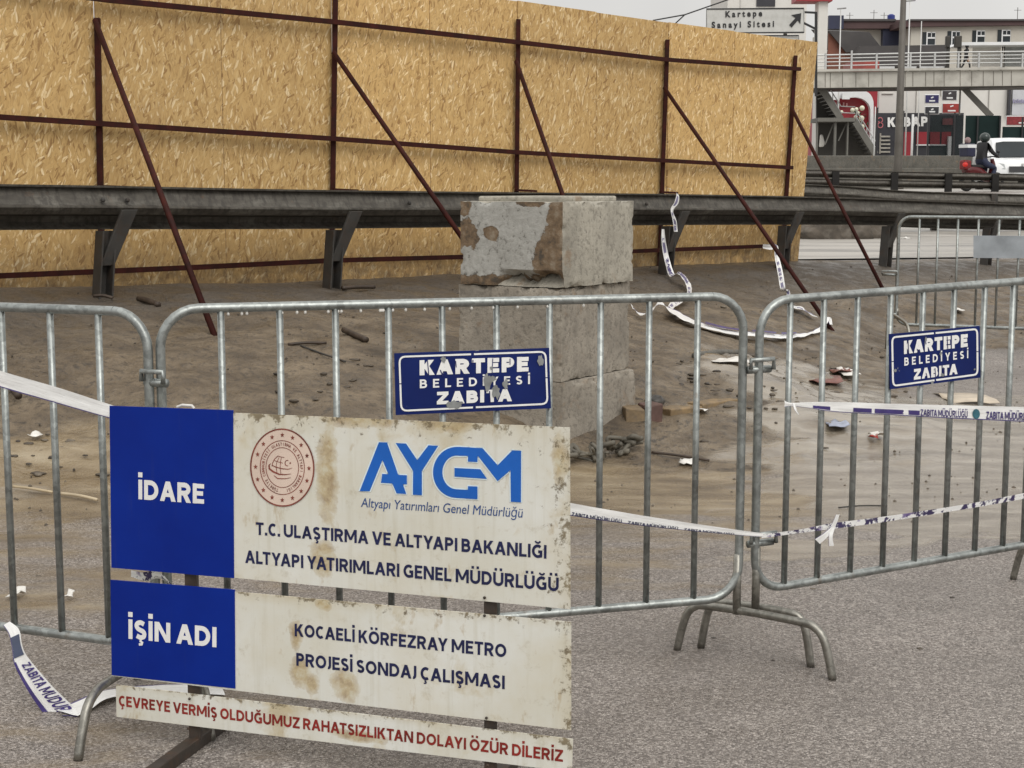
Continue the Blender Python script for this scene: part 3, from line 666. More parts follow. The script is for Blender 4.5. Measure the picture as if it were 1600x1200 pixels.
m = MB(); wbeam(m, [p + Vector((0, -.12, -.36)) for p in catmull(path, 3)]); m.build("rail", RAILM, t, solid=.005)
for px in (1170, 1290, 1358, 1457, 1548, 1650):
    b = pt(px, 372, 29.0); y = float(np.interp(px, [900, 1262, 1400, 1600, 1800], [276, 288, 297, 303.5, 309])); m = MB(); zt = pt(px, y, 28.8).z
    m.box((b.x - .06, 28.85, H(b.x, 28.9) - .2), (b.x + .06, 28.97, zt - .02)); m.build("rail_post", POSTM, t)
t = thing("guardrail", "farthest guardrail with dark square posts below the motorcycle and the van", "guardrail", pt(1430, 300, 46), "highway guardrails")
def r3(px, y): return pt(px, y, 46 + (px - 1400) * .004)
for y0, y1 in ((266, 277), (279.5, 290)):
    m = MB(); path = [r3(px, y0 + (px - 1300) * .02) for px in (1000, 1250, 1400, 1600, 1900)]; wbeam(m, path, sc=(y1 - y0) * 46 / 2400 / .31); m.build("rail", RAILM, t, solid=.008)
for px in (1120, 1213, 1305, 1397, 1481, 1554, 1630):
    a = r3(px, 268 + (px - 1300) * .02); b = r3(px, 303); m = MB(); m.box((a.x - .10, a.y - .14, b.z - .1), (a.x + .10, a.y - .03, a.z)); m.build("rail_post", plain("black_rail_post", (.018, .017, .016), .7, 0, .3, 3, 0, spec=.2), t)

# ------------------------------------------------------------------ concrete blocks
def block(name, z0, z1, dx, dy, rot, mat, label, chip=False, seed=0):
    C = Vector((.295 + dx, 8.85 + dy, 0)); lx = Vector((-.60, .40, 0)); ly = Vector((.46, .69, 0))
    rm_ = Matrix.Rotation(rot, 3, 'Z'); lx = rm_ @ lx; ly = rm_ @ ly; N = 44; m = MB(); hgt = z1 - z0; key = {}
    def V(i, j, k):
        if (i, j, k) in key: return key[(i, j, k)]
        u, v, w = i / N, j / N, k / N; p = C + lx * u + ly * v + Vector((0, 0, z0 + hgt * w)); ctr = C + lx * .5 + ly * .5 + Vector((0, 0, z0 + hgt * .5))
        e = sorted([min(u, 1 - u) * lx.length, min(v, 1 - v) * ly.length, min(w, 1 - w) * hgt])
        nz = noise.fractal(p * 9 + Vector((seed, 0, 0)), .9, 2.1, 4)
        r = max(0, .030 - e[1]) / .030; pull = r * (.003 + .045 * max(0, nz - .08)) + nz * .004
        p += (ctr - p).normalized() * pull
        if chip and v < .02 and w < .2: d = min(1, 2.2 * max(0, 1 - abs(u - .30) / .34)) * (1 - w / .2); p += (ly.normalized() * .10 * d) + Vector((0, 0, .075 * d * (.7 + .9 * nz)))
        key[(i, j, k)] = len(m.v); m.v.append(p); return key[(i, j, k)]
    for a in range(N):
        for b in range(N):
            m.f += [(V(a, 0, b), V(a, 0, b + 1), V(a + 1, 0, b + 1), V(a + 1, 0, b)), (V(0, a, b), V(0, a + 1, b), V(0, a + 1, b + 1), V(0, a, b + 1)), (V(a, b, N), V(a, b + 1, N), V(a + 1, b + 1, N), V(a + 1, b, N)),
                    (V(a, N, b), V(a + 1, N, b), V(a + 1, N, b + 1), V(a, N, b + 1)), (V(N, a, b), V(N, a, b + 1), V(N, a + 1, b + 1), V(N, a + 1, b)), (V(a, b, 0), V(a + 1, b, 0), V(a + 1, b + 1, 0), V(a, b + 1, 0))]
    o = m.build(name, mat, None, smooth=True); tag(o, label, "concrete block", "stacked concrete blocks"); o.data.set_sharp_from_angle(angle=R(38))
    if chip:
        o.data.materials.append(make_plaster([(C + lx * a + Vector((0, 0, z0 + hgt * b)) - WLOC[o.name], ra, rb) for a, b, ra, rb in ((.97, .60, .13, .10), (.70, .63, .07, .05), (.02, .45, .10, .24), (.16, .28, .09, .16), (.02, .85, .09, .14), (.30, .02, .26, .07), (.75, .02, .2, .07), (.99, .95, .08, .07), (.3, .99, .10, .03))]))
        for p in o.data.polygons:
            if p.index % 6 == 0: p.material_index = 1
    return o, C, lx, ly
block("concrete_block", -.10, .462, .0, .0, R(-1.5), CONC, "bottom concrete block of the stack, sunk in the mud", seed=3)
block("concrete_block", .465, 1.010, -.01, .01, R(1), CONC, "middle concrete block of the stack, seen through the barrier bars", seed=9)
o, C, lx, ly = block("concrete_block", 1.013, 1.508, -.005, -.02, 0, CONC_TOP, "top concrete block of the stack, with peeling grey plaster face", True, seed=14)
m = MB(); a = C + lx * .10 + ly * .10; m.boxf(a + Vector((0, 0, 1.50)), ly * .8, lx * .8, Vector((0, 0, .038))); m.build("raised_cap", CONC_TOP, o, bevel=.012)

# ------------------------------------------------------------------ crowd barriers
def rounded(u0, u1, z0, z1, r, n=7):
    P = []
    for cx, cz, a0 in ((u1 - r, z1 - r, 90), (u1 - r, z0 + r, 0), (u0 + r, z0 + r, -90), (u0 + r, z1 - r, -180)):
        for k in range(n + 1): a = R(a0 - 90 * k / n); P.append((cx + r * math.cos(a), cz + r * math.sin(a)))
    P.append(P[0]); return P
def barrier(A, B, z0, z1, bars, label, feet, stubs, rise=0.0, r=.0145, drops=None, hooks=()):
    P = Plane(A, B); t = thing("crowd_barrier", label, "crowd barrier", (A[0], A[1], H(*A)), "galvanised crowd barriers")
    rz = lambda u: rise * u / P.L
    m = MB(); path = [P.at(u, z + rz(u)) for u, z in rounded(0, P.L, z0, z1, .115)]
    m.tube(path, r, 12, caps=False); m.build("frame", GALV, t, smooth=True)
    for u in bars: m = MB(); m.tube([P.at(u, z0 + rz(u)), P.at(u, z1 + rz(u))], .0108, 10); m.build("bar", GALV, t, smooth=True)
    for pa, pb in feet:
        pa, pb = Vector(pa), Vector(pb); d = pb - pa; d.z = 0; q = []
        for f, h in ((0, 0), (.03, .075), (.065, .135), (.12, .165), (.20, .174), (.5, .178), (.80, .174), (.88, .165), (.935, .135), (.97, .075), (1, 0)): q.append(pa + d * f + Vector((0, 0, h + pa.z + (pb.z - pa.z) * f)))
        for k in (0, -1): q[k].z = H(q[k].x, q[k].y)
        m = MB(); m.tube(catmull(q, 3), .0138, 10); m.build("foot", GALV2, t, smooth=True)
    for u in stubs: m = MB(); m.tube([P.at(u, .165 + rz(u) + H(*A)), P.at(u, z0 + .15 + rz(u))], .014, 10); m.build("leg_stub", GALV2, t, smooth=True)
    for u, z, l in hooks:
        m = MB(); a = P.at(u, z, .02); m.tube([a + Vector((0, 0, -.03)), a, a + P.u * l, a + P.u * l + Vector((0, 0, -.035))], .008, 8); m.tube([P.at(u, z - .035, .0), P.at(u + l, z - .035, 0)], .013, 8); m.build("coupling_hook", GALV, t, smooth=True)
    if drops:
        for u in drops: m = MB(); m.ball(P.at(u, z1 - r - .004 + rz(u), .004), .0045, 8, 6, (1, 1, 1.3)); m.build("water_drop", PALE, t, smooth=True)
    return t, P
XY = lambda px, py, Y: (pt(px, py, Y).x, Y)
JL = XY(258, 800, 4.50); JR = XY(1156, 800, 5.05)
PM = Plane(JL, JR)
barsM = [PM.uv(PM.hit(p, 700))[0] for p in (350, 441, 527, 609, 692, 776, 858, 937, 1012, 1087)]
g1, g2 = G(330, 1157), G(215, 1050)
BM, PM = barrier(JL, JR, .222, 1.240, barsM, "middle crowd barrier with a wide blue plate above the site board", [(G(330, 1157), G(215, 1060)), (G(1095, 1012), G(1267, 1042))], [PM.L - .005, .005],
                 drops=[.20, .24, .255, .36, .405, .43, .50, .53, .54, .60, .66, .665, .67, .70, .74, .80, .86, .88, .95, 1.02, 1.1, 1.2, 1.32])
RB = XY(1640, 700, 5.63); JR2 = XY(1181, 800, 5.06); PR = Plane(JR2, RB)
barsR = [PR.uv(PR.hit(p, 650))[0] for p in (1231, 1283, 1335, 1386, 1436, 1484, 1531, 1575)] + [PR.L - .11]
BR, PR = barrier(JR2, RB, .24, 1.222, barsR, "right crowd barrier turning away, with small blue plate and printed tape", [(G(1058, 1015), G(1301, 1062)), (G(1583, 905), G(1790, 960))], [.006], rise=.04, hooks=((-.045, 1.03, .09), (-.03, .44, .10)))
LA = XY(-420, 800, 5.12); LB = XY(239, 800, 4.49); PLB = Plane(LA, LB)
barsL = [PLB.uv(PLB.hit(p, 750))[0] for p in (162, 88, 13, -62, -137, -212, -287, -358)]
BL, PLB = barrier(LA, LB, .222, 1.232, barsL, "left crowd barrier leaving the frame, with dangling printed tape", [(G(122, 1188), G(345, 1040)), (G(-520, 1040), G(-400, 1000))], [PLB.L - .004], hooks=((PLB.L - .012, 1.06, .075),))
FA = XY(1402, 430, 14.5); FB = XY(1720, 430, 13.8); PF = Plane(FA, FB)
barsF = [PF.uv(PF.hit(p, 430))[0] for p in (1434, 1463, 1494, 1526, 1558, 1590, 1622, 1655, 1688)]
zf = pt(1450, 508, 14.4).z
BF, PF = barrier(FA, FB, zf, zf + 1.01, barsF, "far crowd barrier on the muddy yard near the guardrail", [(G(1385, 545), G(1420, 570)), (G(1680, 545), G(1720, 570))], [.01], r=.0165, hooks=((-.14, .80, .14), (-.08, zf + .1, .08)))
m = MB(); q = [PF.hit(*p, .03) for p in ((1521, 403), (1660, 404), (1660, 369), (1521, 368))]; m.prism(q, PF.n * -.006); m.build("blank_plate", plain("grey_blank_plate", (.33, .36, .39), .5, .2, .2, 6, .1), BF)

def plate(bar, P, quad, rect, lines, off, label, gaps):
    m = MB(); q = [P.hit(*p, off) for p in quad]; m.prism(q, P.n * -.003)
    c0 = P.uv(q[0])
    for i in range(8): u = P.uv(m.v[i]); m.uvs[i] = (u[0] + off, u[1])
    pl = m.build("name_plate", ENAMEL, bar); pl['label'] = label
    b = MB(); (tl, tr, br, bl) = rect
    def seg(a, b2, f0, f1): return [(a[0] + (b2[0] - a[0]) * f, a[1] + (b2[1] - a[1]) * f) for f in (f0, f1)]
    rr = .04; rv = .12
    for a, b2, g in ((tl, tr, rr), (tr, br, rv), (br, bl, rr), (bl, tl, rv)):
        strip_on(b, P, seg(a, b2, g, .49), 2.8, off + .0015); strip_on(b, P, seg(a, b2, .51, 1 - g), 2.8, off + .0015)
    for a, p, c, gp, gc in ((bl, tl, tr, rv, rr), (tl, tr, br, rr, rv), (tr, br, bl, rv, rr), (br, bl, tl, rr, rv)):
        A = (p[0] + (a[0] - p[0]) * gp, p[1] + (a[1] - p[1]) * gp); Cc = (p[0] + (c[0] - p[0]) * gc, p[1] + (c[1] - p[1]) * gc)
        strip_on(b, P, [((1 - f) ** 2 * A[0] + 2 * f * (1 - f) * p[0] + f * f * Cc[0], (1 - f) ** 2 * A[1] + 2 * f * (1 - f) * p[1] + f * f * Cc[1]) for f in (0, .25, .5, .75, 1)], 2.8, off + .0015)
    b.build("border", WHITEP, pl)
    for s, l, r_, cap, bold, gap in lines: x = MB(); text_on(x, P, s, l, r_, cap, off + .0010, bold, 0, gap); x.build("lettering", WHITEP, pl)
    g = MB()
    for (a, b2, w) in gaps: strip_on(g, P, [a, b2], w, off + .0025)
    g.build("stencil_bridge", plain("stencil_gap_blue", (.007, .010, .10), .35, 0, .2, 10, 0), pl)
    return pl
plM = plate(BM, PM, [(616, 552), (858, 543.5), (861, 638), (618.5, 648.6)], [(624, 557.5), (852.5, 549.5), (855.5, 631), (627, 642)],
      [("KARTEPE", (655.7, 586.5), (825.8, 580.4), 23.4, .30, .16), ("BELEDİYESİ", (656, 606.6), (828, 600), 13.5, .20, .62), ("ZABITA", (682.6, 632), (799.5, 626.8), 19.5, .29, .16)], .022,
      "wide navy plate with chipped white stencil lettering", [((688, 578), (692, 588), 1.6), ((739, 562), (739, 570), 1.4), ((770, 560), (769, 583), 1.2), ((712, 564), (713, 574), 1.4), ((748, 611), (749, 631), 1.5), ((765, 611), (766, 630), 1.5), ((668, 563), (670, 586), 1.4), ((797, 560), (797, 570), 1.2)])
plR = plate(BR, PR, [(1389, 522), (1531, 509), (1532, 590), (1391, 608.3)], [(1394, 527), (1527, 514), (1527.5, 585), (1395.5, 603)],
      [("KARTEPE", (1412.5, 553.3), (1512, 541.8), 20.5, .30, .14), ("BELEDİYESİ", (1413, 571.5), (1512.9, 559.6), 12.5, .21, .55), ("ZABITA", (1428, 593.5), (1496, 584.4), 16.5, .29, .14)], .024,
      "small navy plate with white stencil lettering", [((1419, 533), (1420, 552), 1.2), ((1433, 545), (1435, 551), 1.2), ((1446, 530), (1447, 538), 1.2), ((1480, 526), (1481, 545), 1.2), ((1461, 575), (1462, 589), 1.2), ((1474, 574), (1475, 588), 1.2), ((1447, 583), (1449, 590), 1.2)])
def blotch(P, cx, cy, rx_, ry_, off, seed):
    rg = random.Random(seed); return [P.hit(cx + rx_ * math.cos(a) * rg.uniform(.5, 1.15), cy + ry_ * math.sin(a) * rg.uniform(.5, 1.15), off) for a in [2 * math.pi * i / 15 for i in range(15)]]
chipm = plain("bare_zinc_chip", (.24, .25, .25), .5, .3, .25, 30, .1)
for i, (cx, cy, rx_, ry_) in enumerate(((762, 598, 6, 17), (775, 612, 8, 14), (790, 600, 5, 10), (711, 632, 15, 8), (693, 562, 5, 6), (844, 562, 6, 11), (768, 592, 9, 5), (768, 575, 3, 4))): m = MB(); m.add(blotch(PM, cx, cy, rx_, ry_, .0250 + i * 6e-5, i), [tuple(range(15))]); m.build("paint_chip", chipm, plM)
for i, (cx, cy, rx_, ry_) in enumerate(((1399, 579, 3, 3), (1447, 530, 2, 4), (1473, 586, 3, 4), (1457, 598, 3, 3), (1523, 577, 2, 2), (1470, 553, 2, 4))): m = MB(); m.add(blotch(PR, cx, cy, rx_, ry_, .0270 + i * 6e-5, 40 + i), [tuple(range(15))]); m.build("paint_chip", chipm, plR)

# ------------------------------------------------------------------ site information board
SPn = Plane(XY(172, 760, 4.30), XY(890, 800, 3.79))
STAINS = []
for seed_, px_, py_, rx_, ry_ in ((2, 462, 990, 13, 30), (2, 470, 1052, 22, 26), (2, 487, 1068, 14, 20), (2, 540, 1072, 24, 30), (2, 505, 945, 16, 10), (1, 512, 745, 20, 80), (1, 505, 870, 26, 30), (1, 560, 655, 70, 14), (1, 700, 662, 60, 14), (1, 876, 715, 14, 40), (3, 560, 1150, 60, 10)):
    q_ = SPn.hit(px_, py_); uu, zz = SPn.uv(q_); k_ = 4.2 / 2400; STAINS.append((uu + seed_ * 2.3, zz, rx_ * k_ * 1.5, ry_ * k_ * 1.5))
SIGNW = make_sign_white(STAINS)
SB = thing("site_information_board", "white and blue site board of three sheets on a brown steel stand", "information board", (SPn.a + SPn.u * .6) * 1.0)
def quadpanel(quad, mat, off, n=30, jag=.0, parent=SB, name="sign_sheet", rimtop=.1, seed=0):
    m = MB(); c = [SPn.hit(*p, off) for p in quad]; ny_ = 12; m.rim = {}
    for j in range(ny_ + 1):
        for i in range(n + 1):
            f, g = i / n, j / ny_; a = c[0] + (c[1] - c[0]) * f; b = c[3] + (c[2] - c[3]) * f
            p = a + (b - a) * g
            if jag and j in (0, ny_): p.z += noise.noise(Vector((f * 30, seed, j))) * jag
            
            k = len(m.v); m.v.append(p); u = SPn.uv(p); m.uvs[k] = (u[0] + seed * 2.3, u[1]); dt = min(g * (a - b).length, (1 - f) * .9); m.rim[k] = max(0, 1 - dt / rimtop)
    for j in range(ny_):
        for i in range(n): a = j * (n + 1) + i; m.f.append((a, a + n + 1, a + n + 2, a + 1))
    o = m.build(name, mat, parent); md = o.modifiers.new("thickness", 'SOLIDIFY'); md.thickness = .0035; md.offset = -1; return o
def letters(par, items, mat, name="lettering", off=.0010, bold=.215, shear=0):
    for s, l, r_, cap in items: m = MB(); text_on(m, SPn, s, l, r_, cap, off, bold, shear); m.build(name, mat, par)
s1 = quadpanel([(174, 637), (890, 668), (891, 952), (176, 885)], SIGNW, 0, jag=.004, seed=1)
v1 = quadpanel([(171, 634), (364, 641), (365.5, 903.5), (174, 887)], VINYL, .0018, n=8, parent=s1, name="blue_field", seed=4)
s2 = quadpanel([(173, 907), (892, 972), (892, 1141), (175, 1056)], SIGNW, 0, jag=.003, rimtop=.05, seed=2)
v2 = quadpanel([(172.5, 906), (366.5, 921.5), (367.5, 1076), (174.5, 1055)], VINYL, .0018, n=8, parent=s2, name="blue_field", seed=5)
s3 = quadpanel([(181, 1070), (895, 1155), (893, 1206), (182, 1120)], SIGNW, 0, jag=.003, rimtop=.03, seed=3)
letters(v1, [("İDARE", (216.3, 780), (318.8, 787.5), 31)], WHITEP, off=.0028, bold=.24)
letters(v2, [("İŞİN ADI", (200.8, 998), (338.2, 1011.5), 31)], WHITEP, off=.0028, bold=.24)
letters(s1, [("T.C. ULAŞTIRMA VE ALTYAPI BAKANLIĞI", (400, 835.5), (853.8, 873), 20.5), ("ALTYAPI YATIRIMLARI GENEL MÜDÜRLÜĞÜ", (383.3, 879.5), (872.8, 924.3), 20.8)], NAVYP)
letters(s2, [("KOCAELİ KÖRFEZRAY METRO", (460.5, 994), (791, 1027.5), 20.2), ("PROJESİ SONDAJ ÇALIŞMASI", (463, 1040), (788.5, 1077), 20.6)], NAVYP)
letters(s3, [("ÇEVREYE VERMİŞ OLDUĞUMUZ RAHATSIZLIKTAN DOLAYI ÖZÜR DİLERİZ", (185.8, 1103), (879.5, 1190.5), 17.6)], REDP)
letters(s1, [("Altyapı Yatırımları Genel Müdürlüğü", (563.8, 792), (815.8, 808.8), 14.5)], SMALLB, bold=0.0, shear=.12)
# the blue initials, traced on the sheet
fz = lambda p: (550 + p[0] / 5.714, 680 + p[1] / 5.714)
def arc(cx, cy, rx_, ry_, a0, a1, n=14): return [(cx + rx_ * math.cos(R(a0 + (a1 - a0) * i / n)), cy + ry_ * math.sin(R(a0 + (a1 - a0) * i / n))) for i in range(n + 1)]
LOGO = [[(68, 500), (240, 62), (312, 64), (272, 222), (158, 500)], [(272, 222), (312, 64), (412, 352), (412, 440), (325, 348)],
        [(270, 345), (490, 358), (490, 440), (258, 425)], [(355, 420), (450, 425), (484, 525), (398, 520)],
        [(390, 70), (482, 74), (582, 222), (582, 320), (545, 318)], [(582, 222), (682, 90), (770, 94), (625, 318), (582, 320)], [(545, 316), (624, 316), (624, 536), (543, 532)],
        [(915, 292), (1145, 304), (1205, 390), (915, 370)],
        [(1035, 108), (1165, 116), (1150, 190), (1120, 190), (1120, 240), (1035, 236)],
        [(1120, 113), (1165, 116), (1300, 268), (1300, 410), (1130, 192)], [(1300, 268), (1430, 136), (1510, 138), (1415, 312), (1300, 410)],
        [(1415, 300), (1430, 136), (1510, 138), (1508, 600), (1418, 594)],
        [(1035, 455), (1120, 458), (1120, 572), (1020, 566), (1020, 488), (1035, 488)]]
outer = arc(950, 335, 228, 232, 300, 100, 26)[:]; 
outer = [(1040, 108), (960, 104)] + arc(935, 332, 212, 228, -88, -268, 22) + [(960, 562), (1025, 566)]
inner = [(1040, 185), (960, 184)] + arc(935, 332, 128, 150, -88, -268, 22) + [(960, 484), (1025, 488)]
m = MB()
for i, P in enumerate(LOGO): polys_on(m, SPn, [P], .0022 + i * 5e-5, fz)
n = len(outer); m.add([SPn.hit(*fz(p), .0022) for p in outer + inner], [(i, i + 1, n + i + 1, n + i) for i in range(n - 1)])
h = MB()
for P in LOGO + [outer + inner[::-1]]:
    strip_on(h, SPn, [fz(p) for p in P], 4.2, .0014, closed=True)
h.build("logo_outline", HALO, s1); m.build("logo", LOGOB, s1)
# round emblem
ECX, ECY, ERX, ERY = 441.0, 730.6, 50.0, 61.0
fe = lambda p: (ECX + p[0] * ERX + p[1] * 0, ECY - p[1] * ERY + p[0] * 1.4)
m = MB(); polys_on(m, SPn, [[(math.cos(a) * .99, math.sin(a) * .99) for a in [2 * math.pi * i / 48 for i in range(48)]]], .0014, fe); em = m.build("emblem_ground", EMBP, s1)
m = MB()
def ring(r0, w, off=.0022): strip_on(m, SPn, [fe((math.cos(a) * r0, math.sin(a) * r0)) for a in [-2 * math.pi * i / 60 for i in range(60)]], w, off, True)
EO = .0022
ring(.985, 2.2); ring(.69, 1.1); ring(.51, 1.0)
for k in range(16):
    a = 2 * math.pi * k / 16 + math.pi / 2; cx, cy = .835 * math.cos(a), .835 * math.sin(a)
    polys_on(m, SPn, [[(cx + (.068 if i % 2 == 0 else .03) * math.cos(math.pi / 2 + i * math.pi / 5), cy + (.068 if i % 2 == 0 else .03) * math.sin(math.pi / 2 + i * math.pi / 5)) for i in range(10)]], .0022, fe)
txt = "TÜRKİYE CUMHURİYETİ ULAŞTIRMA VE ALTYAPI BAKANLIĞI"
for i, ch in enumerate(txt):
    if ch == ' ': continue
    a = R(258) - R(336) * (i + .5) / len(txt); pr, w = glyph(ch, .2); rad = .560
    for kk, (v, f) in enumerate(pr):
        q = []
        for p in v: x = (p[0] - w / 2) * .062; y = rad + p[1] * .080; q.append((y * math.cos(a) + x * math.sin(a), y * math.sin(a) - x * math.cos(a)))
        m.add([SPn.hit(*fe(p), EO + kk * 4e-5) for p in q], f)
ez = lambda p: (380 + p[0] / 8.575, 660 + p[1] / 8.575)
for line, w in (([(640, 690), (560, 700), (480, 695), (400, 660), (350, 620), (345, 575), (370, 550)], [.6, 1.5, 2.2, 2.6, 2.8, 2.2, .6]), ([(655, 610), (600, 628), (520, 620), (440, 600), (385, 575)], [.5, 1.2, 1.4, 1.4, 1.2]),
                ([(530, 545), (480, 532), (430, 515), (410, 500)], .9), ([(550, 470), (500, 462), (460, 448)], 1.0), ([(640, 740), (560, 755), (460, 752), (410, 710)], [.5, 1.2, 1.5, .8]),
                ([(470, 445), (420, 490), (395, 540), (385, 590)], 1.1), ([(480, 470), (450, 530), (440, 600), (455, 690)], .8), ([(510, 475), (498, 540), (495, 620), (505, 690)], .8),
                (arc(590, 545, 30, 38, 300, 70, 9), 1.2)): strip_on(m, SPn, [ez(p) for p in line], w, .0022)
polys_on(m, SPn, [[(630 + (16 if i % 2 == 0 else 7) * math.cos(i * math.pi / 5), 545 + (18 if i % 2 == 0 else 8) * math.sin(i * math.pi / 5)) for i in range(10)]], .0022, ez)
m.build("emblem", EMBR, s1)
# stand
for px, foot in ((294, 1180), (766, 1240)):
    a = SPn.hit(px, 700, -.028); u = SPn.uv(a)[0]; m = MB(); m.bar(SPn.at(u, .03, -.028), SPn.at(u, SPn.hit(px, 680).z, -.028), .034, .034); m.build("stand_post", BROWNST, SB, bevel=.003)
    m = MB(); c = SPn.at(u, .019, -.028); dd = (SPn.n * 1.0 + SPn.u * .10).normalized(); m.bar(c + dd * .34, c - dd * .30, .036, .036); m.build("stand_foot", BROWNST, SB, bevel=.003)
    for (px2, py2) in (((296, 1092), (294, 1138)) if px < 400 else ((757, 934), (757, 962), (760, 1122), (762, 1196))):
        m = MB(); m.ball(SPn.hit(px2, py2, .004), .004, 8, 6); m.build("screw", BROWNST, SB)
b = SPn.hit(240, 900, -.012); m = MB(); m.tube([SPn.hit(277, 636, -.012), SPn.hit(285, 633, -.01), SPn.hit(300, 634, -.01), SPn.hit(303, 638, -.012)], .004, 8); m.build("wire_tie", PALE, SB)

# ------------------------------------------------------------------ barrier tape
class Ribbon:
    def __init__(s, rows, n=8):          # rows of (centre, half-width vector)
        s.c = catmull([r[0] for r in rows], n); s.w = catmull([r[1] for r in rows], n)
        s.d = [0.0]
        for a, b in zip(s.c[:-1], s.c[1:]): s.d.append(s.d[-1] + (b - a).length)
        s.L = s.d[-1]
    def at(s, u, v, off=0.0):
        i = int(np.clip(np.searchsorted(s.d, u) - 1, 0, len(s.c) - 2)); f = (u - s.d[i]) / max(1e-9, s.d[i + 1] - s.d[i])
        c = s.c[i].lerp(s.c[i + 1], f); w = s.w[i].lerp(s.w[i + 1], f); nrm = (s.c[i + 1] - s.c[i]).cross(w).normalized()
        if nrm.dot(EYE - c) < 0: nrm = -nrm
        return c + w * (2 * v - 1) + nrm * off
    def mesh(s, name, mat, parent=None, ncross=4, wr=.0):
        m = MB(); n = len(s.c)
        for i in range(n):
            for k in range(ncross + 1):
                v = k / ncross; j = len(m.v); p = s.c[i] + s.w[i] * (2 * v - 1)
                if wr: p = p + (s.c[min(i + 1, n - 1)] - s.c[max(i - 1, 0)]).cross(s.w[i]).normalized() * wr * noise.noise(Vector((s.d[i] * 9, v * 2.5, len(s.c))))
                m.v.append(p); m.uvs[j] = (s.d[i], v)
        for i in range(n - 1):
            for k in range(ncross): a = i * (ncross + 1) + k; m.f.append((a, a + 1, a + ncross + 2, a + ncross + 1))
        return m.build(name, mat, parent, smooth=True)
    def write(s, txt, u0, u1, v0, v1, parent, mat=None, off=.0025, bold=.20):
        v, f = fit_text(txt, bold); m = MB(); m.add([s.at(u0 + (u1 - u0) * p[0], v0 + (v1 - v0) * p[1], off + p[2] * 6e-5) for p in v], f); return m.build("lettering", mat or PURPLE, parent)
def px_rows(L): return [(pt(px, py, Y), pt(px + hx, py + hy, Y) - pt(px, py, Y)) for px, py, Y, hx, hy in L]
UPPER = "ZABITA MÜDÜRLÜĞÜ"
r = Ribbon(px_rows([(-90, 562, 4.62, 0, -13), (0, 592, 4.55, 1, -12.5), (90, 618, 4.43, 2, -12), (172, 643, 4.315, 3, -10), (180, 644, 4.30, 3, -8)]))
o = r.mesh("barrier_tape", TAPE, wr=.004); tag(o, "taut white tape slanting down to the site board's upper left corner", "barrier tape", "strips of barrier tape")
r = Ribbon(px_rows([(700, 760, 4.30, 0, -11), (800, 778, 4.45, 0, -11), (893, 796, 4.65, 0, -10), (1000, 813, 4.80, 1, -8), (1100, 826, 4.93, 1, -5.5), (1170, 834, 5.01, 1, -3.5), (1192, 836, 5.02, 1, -3)]))
o = r.mesh("barrier_tape", TAPE, wr=.003); tag(o, "white tape running from behind the site board to the barrier joint", "barrier tape", "strips of barrier tape")
u0 = r.L * .40
for k in range(3): r.write("ZABITA MÜDÜRLÜĞÜ", u0 + (r.L * .93 - u0) * (k / 3 + .01), u0 + (r.L * .93 - u0) * ((k + .92) / 3), .03, .30, o, NAVYP)
def curl(L, par, mat=TAPE): Ribbon(px_rows(L), 5).mesh("loose_end", mat, par, wr=.002)
r = Ribbon(px_rows([(1190, 838, 5.03, 0, -3), (1250, 830, 5.08, 1, -3), (1300, 822, 5.15, 0, -4.5), (1370, 813, 5.23, 1, -4.5), (1450, 801, 5.33, 1, -4), (1530, 788, 5.43, 1, -4), (1600, 775, 5.53, 1, -4.5), (1690, 760, 5.6, 1, -4)]))
o = r.mesh("barrier_tape", TAPEF); tag(o, "thin twisted tape with a knot, low along the right barrier", "barrier tape", "strips of barrier tape")
curl([(1309, 804, 5.12, 3, 0), (1305, 815, 5.12, 3, 1), (1300, 826, 5.12, 4, 1), (1298, 838, 5.11, 3, 0), (1299, 853, 5.11, 4, 0)], o); curl([(1302, 824, 5.12, 2, 2), (1290, 836, 5.11, 3, 3), (1277, 846, 5.11, 4, 4)], o)
r = Ribbon(px_rows([(1226, 631, 5.05, 0, -5), (1236, 632, 5.06, 0, -2.5), (1262, 633, 5.09, 0, -4.5), (1310, 636, 5.14, 0, -8), (1400, 640, 5.25, 0, -9), (1500, 644, 5.36, 0, -10.5), (1600, 647.5, 5.47, 0, -11.5), (1720, 652, 5.6, 0, -12)]))
o = r.mesh("barrier_tape", TAPE, wr=.003); tag(o, "broad white tape with purple lettering across the right barrier under its plate", "barrier tape", "strips of barrier tape")
def upx(rb, px): return min(rb.d, key=lambda d: abs((rb.at(d, .5) - EYE).x / (rb.at(d, .5).y) * F * CP + 800 - px))
def ua(rb, px):
    best, bu = 1e9, 0
    for k in range(400):
        u = rb.L * k / 399; p = rb.at(u, .5) - EYE; cz = p.y * CP - p.z * SP; x = 800 + F * p.x / cz
        if abs(x - px) < best: best, bu = abs(x - px), u
    return bu
r.write(UPPER, ua(r, 1438), ua(r, 1511), .10, .62, o); r.write(UPPER, ua(r, 1541), ua(r, 1618), .10, .62, o)
m = MB(); cu = ua(r, 1525); ring_ = [r.at(cu + .0165 * math.cos(a), .42 + .36 * math.sin(a), .0025) for a in [2 * math.pi * i / 20 for i in range(20)]]; m.add(ring_, [tuple(range(20))]); m.build("round_badge", plain("teal_badge", (.03, .12, .16), .4, 0, .3, 60, 0), o)
for a, b in ((1270, 1297), (1333, 1362), (1366, 1412), (1419, 1436)):
    m = MB(); vs_ = [r.at(ua(r, a), .12, .002), r.at(ua(r, b), .12, .002), r.at(ua(r, b), .5, .002), r.at(ua(r, a), .5, .002)]; m.add(vs_, [(0, 1, 2, 3)]); m.build("printed_band", PURPLE, o)
curl([(1240, 630, 5.04, 1.5, 0), (1243, 640, 5.03, 2, 0), (1248, 648, 5.03, 1, 0)], o)
